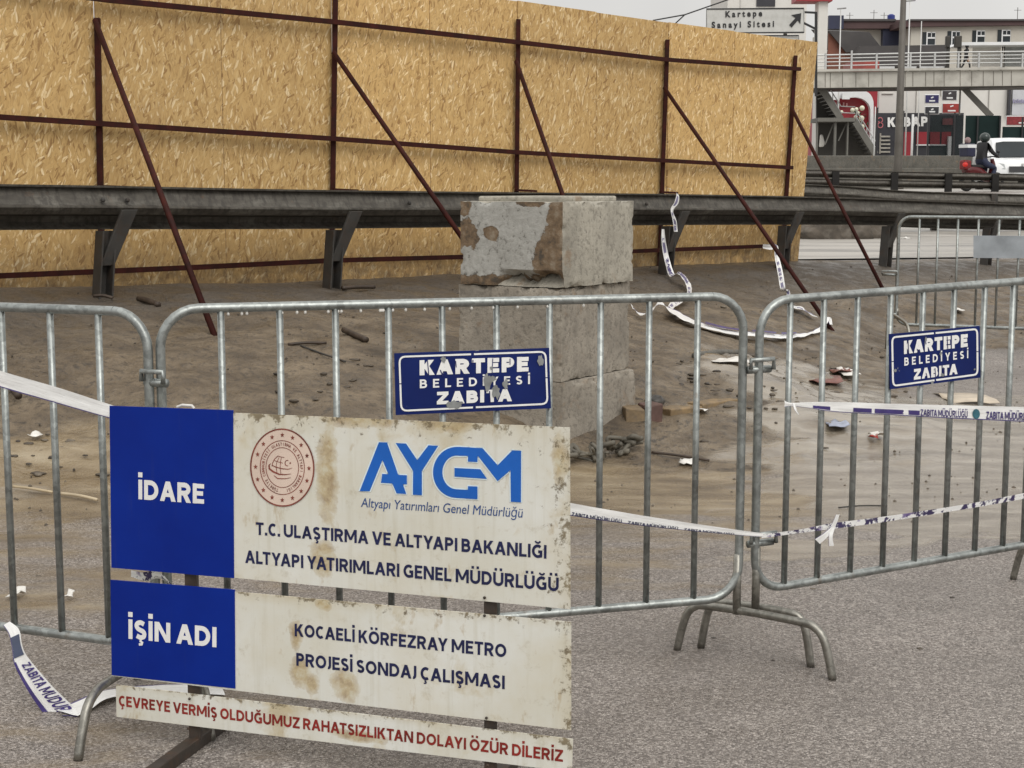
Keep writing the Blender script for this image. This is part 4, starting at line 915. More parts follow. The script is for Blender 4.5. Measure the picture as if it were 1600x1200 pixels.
r = Ribbon(px_rows([(10, 974, 4.63, 5, -3), (22, 988, 4.60, 8, -4), (27, 1012, 4.58, 8, -3), (34, 1034, 4.57, 11, -5), (62, 1075, 4.55, 17, -6), (96, 1114, 4.54, 25, -4), (100, 1119, 4.51, 24, -1)]))
o = r.mesh("barrier_tape", TAPE, wr=.003); tag(o, "printed tape hanging from the left barrier down to the asphalt", "barrier tape", "strips of barrier tape")
m = MB(); lv, lf = fit_text("ZABITA MÜDÜRLÜĞÜ", .21); m.add([r.at(r.L * (.40 + .66 * p[0]), min(.97, .93 - .52 * (1 - p[1])) , .003 + p[2] * 6e-5) for p in lv], lf); m.build("lettering", PURPLE, o)
m = MB(); n_ = 24
for i in range(n_ + 1): u = r.L * (.36 + .64 * i / n_); m.v += [r.at(u, .0, .002), r.at(u, .16, .002)]
m.f = [(2 * i, 2 * i + 2, 2 * i + 3, 2 * i + 1) for i in range(n_)]; m.build("printed_band", PURPLE, o)
m = MB()
for i in range(9): u = r.L * (.16 + .17 * i / 8); m.v += [r.at(u, .1, .002), r.at(u, .9, .002)]
m.f = [(2 * i, 2 * i + 2, 2 * i + 3, 2 * i + 1) for i in range(8)]; m.build("printed_band", plain("slate_blue_band", (.06, .075, .13), .4), o)
def gpx(L, k=1.0): return [(G(a, b, l), (G(a + hx, b + hy, l) - G(a, b, l)) * k) for a, b, l, hx, hy in L]
rows = gpx([(104, 1117, .006, 18, 5), (130, 1108, .012, 8, 8), (155, 1098, .02, 3, 8), (185, 1089, .015, 2, 7), (240, 1082, .01, 2, 7), (300, 1080, .01, 3, 8), (348, 1082, .01, 4, 7)])
Ribbon(rows).mesh("ground_run", TAPE, o, wr=.006)
m0 = Ribbon(px_rows([(205, 896, 4.42, 0, 5), (225, 901, 4.40, 3, 7), (245, 898, 4.41, 2, 6), (262, 906, 4.42, 4, 5), (268, 918, 4.42, 5, 1)])).mesh("barrier_tape", TAPEF, wr=.008); tag(m0, "crumpled scrap of tape seen in the gap between the board's sheets", "barrier tape", "strips of barrier tape")
gp = gY(1048) - .35
r = Ribbon(px_rows([(1044, 294, gp, 4, 1), (1058, 302, gp, 2, 2), (1057, 316, gp, 3, 1), (1050, 328, gp, 2, 1), (1054, 345, gp, 3, 1), (1056, 362, gp, 3, 0)]))
o = r.mesh("barrier_tape", TAPEM, wr=.03); tag(o, "crumpled tape tied over the guardrail and trailing onto the mud", "barrier tape", "strips of barrier tape")
rr_ = px_rows([(1036, 358, gp, 2, 0), (1037, 378, gp, 3.4, 0), (1042, 405, gp, 4, -1), (1050, 430, gp - .1, 4, -2)]) + gpx([(1062, 446, .12, 4, -2), (1076, 455, .05, 5, -1), (1074, 470, .04, 5, 2), (1052, 485, .05, 5, 5), (1046, 492, .04, 3, 5), (1062, 497, .03, 3, 4)], .7)
r2 = Ribbon(rr_, 8); r2.mesh("hanging_run", TAPEM, o, wr=.016); r2.write("ZABITA MÜDÜRLÜĞÜ", r2.L * .10, r2.L * .38, .2, .8, o)
r = Ribbon(gpx([(984, 484, .06, 3, 4), (998, 500, .05, 2, 4), (1018, 500, .08, 2, -4), (1030, 492, .10, 2, -4), (1050, 497, .06, 1, 5), (1090, 511, .03, 1, 5), (1140, 524, .03, 1, 4.5), (1190, 530, .04, 1, 4), (1225, 531, .03, 1, 4), (1262, 527, .03, 1, 2.5), (1284, 521, .05, 3, 3), (1293, 510, .09, 5, 2), (1299, 514, .04, 3, 0)], .82), 6)
o = r.mesh("barrier_tape", TAPE, wr=.012); tag(o, "dirty tape lying across the mud from the blocks to the brace foot", "barrier tape", "strips of barrier tape")
for a, b in ((.42, .50), (.53, .60), (.62, .69)):
    m = MB()
    for i in range(7): u = r.L * (a + (b - a) * i / 6); m.v += [r.at(u, .1, .02), r.at(u, .45, .02)]
    m.f += [(2 * i, 2 * i + 2, 2 * i + 3, 2 * i + 1) for i in range(6)]; m.build("printed_band", PURPLE, o)
yb = 14.6
r = Ribbon(px_rows([(1192, 385, yb, 0, 3), (1205, 386, yb, 1, 4), (1212, 382, yb, 3, 2), (1214, 400, yb, 3.5, 0), (1219, 425, yb - .1, 4, -1), (1224, 452, yb - .3, 4, -1)]) + gpx([(1230, 470, .10, 5, 1), (1236, 484, .05, 2, 3), (1252, 489, .04, 2, 3), (1268, 496, .03, 3, 3), (1276, 500, .03, 4, 2)], .7), 7)
o = r.mesh("barrier_tape", TAPEM, wr=.018); tag(o, "tape knotted on a raking brace and hanging to the mud", "barrier tape", "strips of barrier tape"); r.write("ZABITA MÜDÜRLÜĞÜ", r.L * .32, r.L * .62, .2, .8, o)

# ------------------------------------------------------------------ things lying about the mud
def lump(c, r, seed, flat=.6):
    m = MB(); m.ball(c, r, 9, 6, (1, 1, flat))
    for v in m.v: d = v - Vector(c); v += d * noise.fractal(Vector((d.x / r, d.y / r, d.z / r)) * 1.3 + Vector((seed * 3.1, 0, 0)), .9, 2, 3) * .45
    return m
rg = random.Random(5)
SPOTS = [(70, 688), (95, 700), (45, 725), (110, 690), (60, 742), (28, 690), (80, 715), (160, 742), (250, 572), (470, 590), (500, 612), (515, 600), (560, 640), (600, 520), (620, 480), (700, 560), (1010, 600), (1040, 575), (1060, 590), (1080, 565), (1105, 600), (1120, 580), (1140, 610), (1210, 560), (1230, 575), (1260, 545), (1300, 575), (1330, 540), (1350, 600), (1210, 610), (1410, 640), (1290, 700), (1100, 690),
         (1330, 417), (1300, 420), (1270, 421), (1410, 417), (1450, 470), (1200, 440), (1130, 480), (420, 470), (230, 960), (180, 980), (60, 900), (1488, 934), (1437, 1014), (1115, 997), (1208, 1032), (1270, 920)]
STONES = [STONE, STONE, plain('grey_brown_clod', (.15, .125, .095), .75, 0, .45, 22, .4), plain('dark_wet_clod', (.045, .036, .028), .5, 0, .4, 22, .4)]
for k in range(80): SPOTS.append((rg.gauss(1180, 95), rg.uniform(555, 640)))
for k in range(22): SPOTS.append((rg.uniform(430, 610), rg.gauss(600, 22)))
for k in range(12): SPOTS.append((rg.uniform(0, 160), rg.gauss(705, 26)))
for i, (px, py) in enumerate(SPOTS):
    p = G(px, py); rr = rg.uniform(.006, .018) * (1.0 if py < 760 else .42); m_ = lump(p + Vector((0, 0, rr * .12)), rr, i, rg.uniform(.35, .75)); sx_ = rg.uniform(.9, 2.3)
    for v in m_.v: v.x = p.x + (v.x - p.x) * sx_
    o = m_.build("stone", rg.choice(STONES), smooth=True)
    tag(o, "small dark stone or clod lying on the wet ground", "stone", "small stones and clods")
peb = MB()
for i in range(2600):
    x, y = rg.uniform(-3.5, 6.5), rg.uniform(7.2, 20)
    if rg.random() > math.exp(-(y - 7) / 6) + .15: continue
    z = H(x, y); rr = rg.uniform(.003, .011); mm = lump((x, y, z + rr * .3), rr, i, .6) if False else None
    k = len(peb.v); c = Vector((x, y, z + rr * .25)); q = [Vector((rg.uniform(.6, 1.2) * rr * math.cos(a), rg.uniform(.6, 1.2) * rr * math.sin(a), 0)) for a in (0, 1.3, 2.5, 3.8, 5)]
    peb.add([c + v for v in q] + [c + Vector((0, 0, rr * .7))] + [c + v - Vector((0, 0, rr)) for v in q], [(j, (j + 1) % 5, 5) for j in range(5)] + [(6 + j, 6 + (j + 1) % 5, (j + 1) % 5, j) for j in range(5)])
tag(peb.build("gravel", STONE, loc=(0, 0, 0)), "fine grit strewn over the mud bank", kind='stuff')
def stick(pa, pb, r, label, name="stick", mat=WOODST, cat="stick", lift=.02, group=None):
    a, b = G(*pa, lift), G(*pb, lift); m = MB(); mid = a.lerp(b, .5) + Vector((rg.uniform(-.01, .01), 0, rg.uniform(0, .012))); m.tube(catmull([a, mid, b], 4), r, 7); return tag(m.build(name, mat, smooth=True), label, cat, group)
stick((217, 471), (248, 481), .022, "short thick dark stick on the mud below the guardrail's left post")
stick((146, 467), (176, 470), .012, "thin dark stick at the foot of the guardrail's left post")
stick((537, 520), (573, 536), .020, "dark stick on the mud right of the brace foot, behind the middle barrier")
stick((450, 543), (510, 541), .010, "thin twig on the mud behind the middle barrier's left bars")
stick((470, 545), (540, 570), .006, "fine wire lying on the mud slope", "wire", POSTM, "wire")
stick((535, 454), (585, 452), .018, "dark stick lying at the foot of the hoarding")
stick((1, 603), (30, 636), .022, "dark stick leaning by the left barrier beneath the taut tape", lift=.06)
stick((1310, 795), (1380, 792), .004, "thin straight rod on the asphalt behind the right barrier", "rod", POSTM, "rod", .006)
stick((20, 766), (82, 775), .007, "pale broken reed on the mud behind the left barrier", "reed", plain("dry_reed", (.42, .34, .22), .6), "reed"); stick((95, 777), (152, 787), .008, "longer pale reed beside the site board's left edge", "reed", plain("dry_reed_pale", (.46, .38, .26), .6), "reed")
stick((1018, 712), (1108, 725), .008, "bent dark twig on the ochre mud right of the concrete blocks")
stick((1085, 560), (1155, 555), .022, "dirty twisted rope half sunk in the mud", "rope", CONC_WALL, "rope")
# crumpled sheeting at the foot of the blocks
m = MB()
for k in range(16):
    f = k / 15; a = G(893 + 100 * f, 728 - 22 * f, .015 + .02 * math.sin(k)); pts = [a + Vector((rg.uniform(-.07, .07), rg.uniform(-.05, .05), rg.uniform(0, .10) * (1 - .5 * abs(f - .4)))) for _ in range(4)]; m.tube(catmull(pts, 5), [rg.uniform(.008, .017)] * 16, 6)
tag(m.build("crumpled_netting", plain("grey_mud_netting", (.12, .108, .085), .7, 0, .4, 14, .3), smooth=True), "crumpled muddy netting at the foot of the concrete blocks", "netting")
def slab(px0, py0, px1, py1, dep, hgt, mat, name, label, cat, rot=0):
    a, b = G(px0, py0), G(px1, py1); d = (b - a); d.z = 0; n = Vector((-d.y, d.x, 0)).normalized(); m = MB(); m.boxf(a - Vector((0, 0, .05)), d, n * dep, Vector((0, 0, hgt + .03)))
    for v in m.v: v += Vector((noise.noise(v * 7) * .02, 0, noise.noise(v * 9) * .02))
    return tag(m.build(name, mat, bevel=.008), label, cat)
brk = plain("ochre_brick", (.19, .135, .075), .7, 0, .35, 14, .4, (.10, .08, .06), .8)
slab(980, 656, 1010, 656, .14, .09, brk, "broken_brick", "ochre broken brick against the concrete blocks", "brick"); slab(1012, 656, 1034, 654, .14, .11, plain("plum_brick", (.10, .055, .045), .7, 0, .3, 14, .4), "broken_brick", "dark plum broken brick beside the ochre one", "brick")
slab(1048, 650, 1100, 640, .3, .06, CARD, "cardboard_sheet", "soggy flattened cardboard behind the middle barrier", "cardboard"); slab(1100, 640, 1155, 622, .35, .05, CARD, "cardboard_sheet", "long wet cardboard strip near the barrier joint", "cardboard")
m = lump(G(1025, 632, .02), .06, 77, .6); tag(m.build("clod", plain("black_sludge", (.05, .045, .04), .5, 0, .4, 20, .4), smooth=True), "dark clod of sludge on top of the bricks", "clod")
def scrap(px, py, w, h, mat, label, cat="litter", name="litter"):
    c = G(px, py, .008); m = MB(); n = 5
    for j in range(n):
        for i in range(n): p = c + Vector(((i / (n - 1) - .5) * w, (j / (n - 1) - .5) * h, 0)); p.z += abs(noise.noise(p * 17)) * .045 + .004; p.x += noise.noise(p * 23) * .02; m.v.append(p)
    m.f = [(j * n + i, j * n + i + 1, (j + 1) * n + i + 1, (j + 1) * n + i) for j in range(n - 1) for i in range(n - 1)]
    return tag(m.build(name, mat, smooth=True, solid=.003), label, cat)
scrap(1370, 684, .085, .10, PALE, "small white and red wrapper on the wet ground behind the right barrier"); scrap(1365, 688, .05, .05, plain("red_wrapper", (.3, .03, .02), .5), "small red scrap beside the white wrapper")
scrap(1308, 667, .13, .18, plain("bluish_wrapper", (.30, .33, .42), .4, 0, .3, 20), "bluish plastic scrap in the puddle behind the right barrier"); scrap(1288, 597, .26, .34, RED_L, "faded red rag on the mud seen through the right barrier's first bars"); scrap(1312, 583, .14, .2, RED_L, "smaller faded red rag beside the larger one")
scrap(1325, 586, .14, .35, PALE, "pale plastic piece on the mud behind the right barrier"); scrap(1097, 645, .06, .08, PALE, "white scrap by the wet cardboard"); scrap(1073, 727, .09, .09, PALE, "white paper scrap on the ochre mud"); scrap(1510, 626, .35, .5, plain("pale_board_scrap", (.5, .43, .34), .6), "pale board scrap behind the printed tape")
scrap(1138, 567, .25, .2, PALE, "white plastic strip on the churned mud"); scrap(1494, 486, .10, .3, PALE, "white curled tape scrap below the far barrier"); scrap(1413, 374, .16, .4, PALE, "white litter on the far road edge"); scrap(28, 934, .05, .09, PALE, "white scrap at the foot of the left barrier"); scrap(110, 937, .03, .05, PALE, "tiny pale chip on the asphalt behind the left barrier"); scrap(55, 685, .05, .07, PALE, "pale pebble-like scrap on the mud at far left")
# dirt heap by the end of the hoarding
for px, py, r_, lab in ((1290, 378, .55, "long low heap of dirt and rubble under the guardrail"), (1345, 378, .42, "smaller rubble heap by a stub post"), (1268, 380, .38, "rubble heap at the hoarding's lower right corner")):
    b = pt(px, py, 26.5); b.z = H(b.x, b.y); m = MB(); m.ball(b, r_, 26, 14, (1.3, .8, .75))
    for v in m.v: v += (v - b) * noise.fractal(v * 4.5, .8, 2.1, 4) * .55
    tag(m.build("dirt_heap", plain("dark_heap_dirt", (.085, .07, .055), .85, 0, .45, 4, .5, (.17, .15, .125), .7), smooth=True), lab, "dirt heap")

# ------------------------------------------------------------------ background: masts, wall, bridge, shops, buildings
def pbox(m, x0, y0, x1, y1, Y, dep, bottom=None):
    a, b = pt(x0, y1, Y), pt(x1, y0, Y); z0 = a.z if bottom is None else bottom; m.box((a.x, Y, z0), (b.x, Y + dep, b.z)); return m
DK = plain("dark_roof_tiles", (.060, .055, .055), .7, 0, .25, .7, .1); CREAM = plain("cream_render", (.50, .475, .42), .8, 0, .10, .25, .05, (.33, .30, .26), .35); WHITEB = plain("white_cladding", (.66, .645, .61), .6, 0, .07, .3, 0, (.48, .46, .42), .3)
BROWNB = plain("brown_parapet", (.075, .042, .042), .7, 0, .2, .5, 0); NAVYB = plain("navy_cladding", (.020, .024, .055), .5, 0, .2, .4, 0); GLASS = plain("dark_window_glass", (.028, .034, .038), .2, 0, .3, .6, 0, spec=.25); FRAME = plain("white_window_frame", (.72, .73, .74), .5, 0, .05, 2, 0)
ORANGE = plain("orange_brick", (.19, .075, .05), .8, 0, .2, 1, .1); BRIDGEC = plain("stained_bridge_concrete", (.44, .425, .385), .8, 0, .14, .5, .1, (.20, .185, .16), .55); SILV = plain("bridge_railing_metal", (.47, .475, .47), .45, .4, .15, 2, 0); STAIRD = plain("dark_steel_and_stair_shade", (.050, .046, .040), .6, .2, .3, .6, .1); STAIRL = plain("grey_stair_steel", (.14, .135, .12), .55, .2, .2, 1, .1)
SHOPR = plain("shop_red", (.30, .018, .030), .45, 0, .2, .5, 0); SHOPD = plain("shop_charcoal", (.030, .030, .038), .45, 0, .25, .5, 0); SIGNG = plain("road_sign_grey", (.52, .52, .50), .5, 0, .08, 3, 0, (.35, .34, .31), .4); BLACKP = plain("black_paint", (.012, .012, .014), .5, 0, .2, 6, 0); MASTM = plain("weathered_mast_steel", (.115, .105, .092), .6, .3, .25, .8, .15, (.06, .05, .04), .6); LAMPW = plain("pale_lamp_post", (.60, .60, .59), .5, 0, .08, 1, 0)
GREENM = plain("dark_green_netting", (.014, .026, .025), .8, 0, .3, .6, 0, spec=.1); RUBBER = plain("black_rubber", (.012, .012, .012), .7, 0, .2, 4, .1)
class Flat:                                # frontal plane standing Y metres ahead
    def __init__(s, Y): s.Y = Y; s.n = Vector((0, -1, 0))
    def hit(s, px, py, off=0.0): return pt(px, py, s.Y - off)
# road sign
t = thing("road_sign", "pale grey direction sign with black border and arrow above the hoarding", "road sign", pt(1180, 60, 40)); P = Flat(40)
m = MB(); pbox(m, 1103, 12.5, 1257.5, 52, 40, .06); pn = m.build("sign_panel", SIGNG, t, bevel=.02)
m = MB(); strip_on(m, P, [(1104, 14), (1256, 13), (1256.5, 50.5), (1104.5, 52)], 2.2, .012, True); m.build("border", BLACKP, pn)
m = MB(); text_on(m, P, "K a r t e p e", (1133.5, 27.2), (1191, 25.5), 10, .014, .035); text_on(m, P, "S a n a y i   S i t e s i", (1112, 44), (1209.5, 42), 10, .014, .035); m.build("lettering", BLACKP, pn)
m = MB(); m.add([P.hit(x, y, .014) for x, y in ((1233, 39), (1243, 28), (1236, 23.5), (1252, 20.5), (1250.5, 37.5), (1246.5, 32), (1237, 43))], [tuple(range(7))]); m.build("arrow", BLACKP, pn)
m = MB(); pbox(m, 1150, 54.5, 1249, 90, 40.05, .06); p2 = m.build("lower_panel", SIGNG, t, bevel=.02); m = MB(); strip_on(m, P, [(1151, 85), (1151, 56), (1248, 55.5), (1248, 85)], 2, .0); m.build("border", BLACKP, p2)
for a, b, w in (((1256, 19), (1276, 20), .05), ((1275, 19), (1275, 150), .06), ((1256, 36), (1276, 46), .05)): m = MB(); m.bar(pt(*a, 40.2), pt(*b, 40.2), w); m.build("bracket", BLACKP, t)
for px in (1130, 1228): m = MB(); a = pt(px, 14, 40.15); m.tube([(a.x, 40.17, H(a.x, 40)), (a.x, 40.17, a.z)], .05, 8); m.build("sign_post", MASTM, t)
for L_, lab in (([(1020, 32), (1070, 23), (1136, 0), (1230, -34)], "black overhead cable rising behind the road sign"), ([(1070, 23), (1056, 36), (1040, 60)], "short black overhead cable branching down behind the hoarding")):
    m = MB(); m.tube([pt(x, y, 60) for x, y in L_], .028, 6); tag(m.build("overhead_cable", BLACKP), lab, "cable")
# tall tapered mast in front of the bridge
b = pt(1403, 262, 58); top = pt(1413.5, -60, 58); m = MB(); m.tube([(b.x, 58, 1.4), b, top], [.165, .16, .095], 12); m.tube([(b.x, 58, 1.4), (b.x, 58, 1.75)], [.24, .24], 12); tag(m.build("lighting_mast", MASTM, smooth=True), "tall tapered grey steel mast standing before the footbridge", "mast")
m = MB(); a = pt(1180, 243, 63); c = pt(1760, 240, 63); m.box((a.x, 63, 1.3), (c.x, 63.35, a.z)); m.box((a.x, 62.8, 1.3), (c.x, 63, pt(1300, 262.5, 63).z)); tag(m.build("concrete_wall", CONC_WALL, bevel=.03), "low sooty concrete wall along the far side of the highway", "wall")
# dark mesh fence
t = thing("mesh_fence", "dark green netting fence on thin posts before the shops", "fence", pt(1480, 240, 72))
def netting():
    m = NT("see_through_netting"); m.col((.012, .020, .020)); m.rough(.8); m.b.inputs['Specular IOR Level'].default_value = .1
    m.b.inputs['Alpha'].default_value = .42; return m.m
m = MB(); pbox(m, 1506, 180.5, 1562, 264, 72, .02); m.build("opaque_netting", GREENM, t); m = MB(); pbox(m, 1564, 198, 1660, 264, 72, .02); m.build("opaque_netting", GREENM, t)
m = MB(); pbox(m, 1451, 180, 1506, 264, 72, .01); m.build("sheer_netting", netting(), t)
for px, y in ((1371, 168), (1412, 173), (1451, 175), (1492, 176), (1528, 181), (1563, 181), (1598, 183)): m = MB(); a = pt(px, y, 71.9); m.box((a.x - .035, 71.86, 1.4), (a.x + .035, 71.94, a.z)); m.build("fence_post", BLACKP, t)
# footbridge
t = thing("footbridge", "pale concrete footbridge with metal railings crossing the highway", "footbridge", pt(1420, 137, 95))
def bx(px, py, Y=95): return pt(px, py, Y)
m = MB(); m.prism([bx(1100, 139.5), bx(1800, 132), bx(1800, 107), bx(1100, 114.5)], Vector((0, 3, 0))); gd = m.build("girder", BRIDGEC, t, bevel=.03)
m = MB(); m.prism([bx(1100, 114, 94.8), bx(1800, 106, 94.8), bx(1800, 102.8, 94.8), bx(1100, 110, 94.8)], Vector((0, .25, 0))); m.build("kerb_beam", BRIDGEC, t)
m = MB(); m.prism([bx(1100, 141.5, 95.1), bx(1800, 134, 95.1), bx(1800, 132, 95.1), bx(1100, 139.4, 95.1)], Vector((0, 2.8, 0))); m.build("soffit_flange", STAIRD, t)
m = MB()
for px in (1289, 1297, 1316, 1337, 1357, 1378, 1414, 1426, 1446, 1459, 1475, 1500, 1518, 1536, 1552, 1566, 1580): y = 112.4 - (px - 1289) * .0106; m.prism([bx(px, y + 24, 94.98), bx(px + .9, y + 24, 94.98), bx(px + .9, y + 1.5, 94.98), bx(px, y + 1.5, 94.98)], Vector((0, .02, 0)))
m.build("stiffener", plain("stained_stiffener", (.17, .155, .135), .8, 0, .3, 1), t)
for dy in (83, 88.5, 94, 100):
    m = MB(); m.tube([bx(1150, dy + 5 + (3 if dy < 85 else 0), 95.1), bx(1278, dy + 3.2, 95.1), bx(1500, dy - 1.5, 95.1), bx(1800, dy - 5, 95.1)], .045 if dy < 85 else .032, 6); m.build("handrail", SILV, t)
for px in (1331, 1290, 1370, 1423, 1461, 1498, 1530, 1565, 1598): m = MB(); a = bx(px, 79 if px == 1331 else 83, 95.08); m.box((a.x - .05, 95.03, bx(px, 110).z), (a.x + .05, 95.13, a.z)); m.build("railing_post", SILV, t)
for x0, x1 in ((1375, 1398), (1414, 1432), (1438, 1476)): m = MB(); pbox(m, x0, 103.6, x1, 108.5, 95.6, .15); m.build("toe_panel", FRAME, t)
m = MB(); m.prism([bx(1494, 71, 96.3), bx(1700, 69, 96.3), bx(1700, 64.5, 96.3), bx(1500, 66, 96.3)], Vector((0, 2.2, 0))); m.build("shelter_roof", FRAME, t)
for x0, x1, mt in ((1519, 1564, WHITEB), (1570, 1660, plain("grey_shelter_glass", (.30, .31, .30), .3, 0, .15, 1, 0))): m = MB(); pbox(m, x0, 72, x1, 104, 98, .08); m.build("shelter_panel", mt, t)
for x0 in (1565, 1568): m = MB(); pbox(m, x0, 70, x0 + 3, 107, 97.4, .1); m.build("shelter_post", STAIRD, t)
for px in (1482, 1500): 
    m = MB(); a = bx(px, 56, 95.5); m.box((a.x - .11, 95.45, bx(px, 110).z), (a.x + .11, 95.6, a.z)); m.build("bridge_mast", STAIRD, t)
    m = MB(); pbox(m, px - 4 if px < 1490 else px - 8, 56, px + 3, 74, 95.3, .3); m.build("equipment_box", STAIRD, t, bevel=.04)
# bridge stair: upper flight, landing, lower flight
def flight(a, b, Y, lab=None):
    m = MB(); m.bar(pt(*a, Y), pt(*b, Y), .12, .38); m.build("stringer", STAIRL, t)
    for k in range(9): f = (k + .5) / 9; p = pt(a[0] + (b[0] - a[0]) * f, a[1] + (b[1] - a[1]) * f, Y); m = MB(); m.box((p.x - .2, Y, p.z - .02), (p.x + .2, Y + 2.2, p.z + .03)); m.build("tread", STAIRL, t)
    for dy in (10, 20): m = MB(); m.tube([pt(a[0], a[1] - dy, Y + .1), pt(b[0], b[1] - dy, Y + .1)], .035, 6); m.build("stair_rail", SILV, t)
    for k in range(4): f = (k + .3) / 4; x, y = a[0] + (b[0] - a[0]) * f, a[1] + (b[1] - a[1]) * f; m = MB(); m.tube([pt(x, y, Y + .1), pt(x, y - 20, Y + .1)], .03, 6); m.build("railing_post", SILV, t)
flight((1284, 139), (1314, 186), 96); flight((1336, 190), (1368, 241), 96)
m = MB(); pbox(m, 1278, 184, 1337, 190, 95.9, 2.4); m.build("landing", STAIRL, t)
for dy in (10, 20): m = MB(); m.tube([pt(1314, 186 - dy, 96.1), pt(1336, 187 - dy, 96.1)], .035, 6); m.build("stair_rail", SILV, t)
m = MB(); m.prism([pt(x, y, 98) for x, y in ((1276, 139), (1284, 139), (1314, 187), (1276, 187))], Vector((0, .3, 0))); m.build("stair_shade_panel", STAIRD, t)  # dark sheet standing in for the shadow under the upper flight
m = MB(); m.prism([pt(x, y, 98) for x, y in ((1276, 190), (1336, 190), (1368, 246), (1276, 246))], Vector((0, .3, 0))); m.build("stair_shade_panel", STAIRD, t)  # same dark fill for the shaded space below landing and lower flight
for px, w in ((1305, 5), (1324.5, 4), (1277, 3.5)): m = MB(); pbox(m, px - w / 2, 188, px + w / 2, 250, 96.2, .3, 1.4); m.build("stair_column", STAIRL, t)
for a, b in (((1302, 194), (1289, 226)), ((1322, 194), (1310, 220))): m = MB(); m.bar(pt(*a, 96.6), pt(*b, 96.6), .07); m.build("cross_brace", STAIRL, t)
for a, b, w in (((1503, 137), (1545, 181), .16), ((1508, 137), (1551, 181), .10)): m = MB(); m.bar(pt(*a, 96.5), pt(*b, 96.5), w, .2); m.build("stair_strut", STAIRL, t)
m = MB(); pbox(m, 1499, 136, 1502, 180, 96, .2); m.build("bridge_leg", STAIRL, t)
m = MB(); m.prism([pt(x, y, 97.3) for x, y in ((1282, 210), (1286, 210), (1289, 222), (1288, 229), (1280, 230))], Vector((0, .2, 0))); tag(m.build("white_sack", PALE, bevel=.1), "white sack hanging beneath the bridge stair", "sack")
# petrol station with red and white arch
t = thing("petrol_station", "red shop front with a white curved arch behind the bridge stair", "shop", pt(1330, 240, 108))
m = MB(); pbox(m, 1282, 120, 1372, 250, 109, 6, 1.4); m.build("wall", SHOPR, t)
m = MB(); q = [(1283, 142)] + [(1283 + (1363 - 1283) * 0 + 66 + 16 * math.sin(R(a)), 162 - 20 * math.cos(R(a))) for a in range(0, 91, 15)] + [(1365, 240)]
inn = [(1283, 156)] + [(1336 + 24 * math.sin(R(a)), 172 - 20 * math.cos(R(a))) for a in range(0, 91, 15)] + [(1360, 240)]
n = len(q); V1 = [pt(x, y, 108.2) for x, y in q] + [pt(x, y, 108.2) for x, y in inn]; m.add(V1 + [v + Vector((0, .5, 0)) for v in V1], [(i, i + 1, n + i + 1, n + i) for i in range(n - 1)] + [(i, i + 2 * n, i + 1 + 2 * n, i + 1) for i in range(n - 1)] + [(n + i, n + i + 1, 3 * n + i + 1, 3 * n + i) for i in range(n - 1)]); m.build("arch", FRAME, t)
for x0, y0, x1, y1 in ((1290, 146, 1312, 156), (1316, 145, 1328, 155)): m = MB(); pbox(m, x0, y0, x1, y1, 107.9, .2); m.build("light_panel", FRAME, t)
m = MB(); 
for k, x in enumerate((1305, 1310, 1317, 1322)): pbox(m, x, 160 + k % 2, x + 2.5, 167, 108.8, .1)
m.build("faded_lettering", plain("pink_lettering", (.5, .25, .25), .5), t)
m = MB()
for i, (x, y, r_) in enumerate(((1332, 172, 3.4), (1338, 171, 3.2), (1347, 169, 4.0), (1337, 182.5, 2.8), (1346, 185, 4.4), (1347, 198, 4.0), (1315, 175, 2.6), (1341, 176, 2.4))):
    o = MB(); o.ball(pt(x, y, 101), r_ * 101 / 2400, 10, 7); tag(o.build("balloon", plain("cream_balloon", (.78, .76, .60), .4, 0, .05, 2, 0), smooth=True), "round cream globe in a cluster before the red shop front", "globe", "cream globes by the stair")
gl = MB()
for i in range(70): x, y = rg.gauss(1339, 6), rg.gauss(186, 9); c = pt(x, y, 101.4 + rg.uniform(-.3, .3)); d = [Vector((rg.uniform(-.2, .2), rg.uniform(-.2, .2), rg.uniform(-.2, .2))) for _ in range(3)]; gl.add([c + v for v in d], [(0, 1, 2)])
a = pt(1340, 196, 101.4); gl.tube([(a.x, 101.4, 1.4), a], .06, 6); tag(gl.build("shrub", plain("dark_leaves", (.035, .06, .025), .7)), "dark leafy shrub among the cream globes", "shrub")
# kebab shop and white commercial building
t = thing("commercial_building", "large white clad building behind the kebab shop", "building", pt(1490, 240, 116)); m = MB(); pbox(m, 1371, 120, 1700, 250, 116, 12, 1.4); m.build("wall", WHITEB, t)
m = MB(); pbox(m, 1575, 134, 1580, 181, 115.6, .4); m.build("dark_pillar", SHOPD, t); m = MB(); pbox(m, 1581, 138, 1660, 180, 115.7, .3); m.build("poster_window", plain("pale_poster", (.50, .51, .54), .4, 0, .12, .8, 0), t)
m = MB()
for k in range(6): pbox(m, 1583 + k * 3.2, 155 + (k % 2), 1585 + k * 3.2, 161, 115.6, .05)
m.build("poster_marks", plain("lilac_marks", (.30, .28, .42), .5), t)
m = MB(); pbox(m, 1431.5, 140, 1432.3, 180, 115.9, .1); pbox(m, 1545, 140, 1545.8, 180, 115.9, .1); pbox(m, 1470, 140, 1470.8, 150, 115.9, .1); pbox(m, 1378, 146, 1396, 147, 115.9, .1); m.build("panel_joint", plain("grey_joint", (.4, .39, .36), .7), t)
t = thing("kebab_shop", "dark kebab shop front with white lettering and red lower panels", "shop", pt(1420, 240, 108)); m = MB(); pbox(m, 1370, 176.5, 1506, 250, 108, 6, 1.4); m.build("wall", SHOPD, t)
P = Flat(108); m = MB(); text_on(m, P, "KEBAP", (1387, 198.5), (1450, 197), 15, .12, .27); m.build("lettering", WHITEP, t)
m = MB(); pbox(m, 1374, 208, 1377, 240, 107.9, .1); 
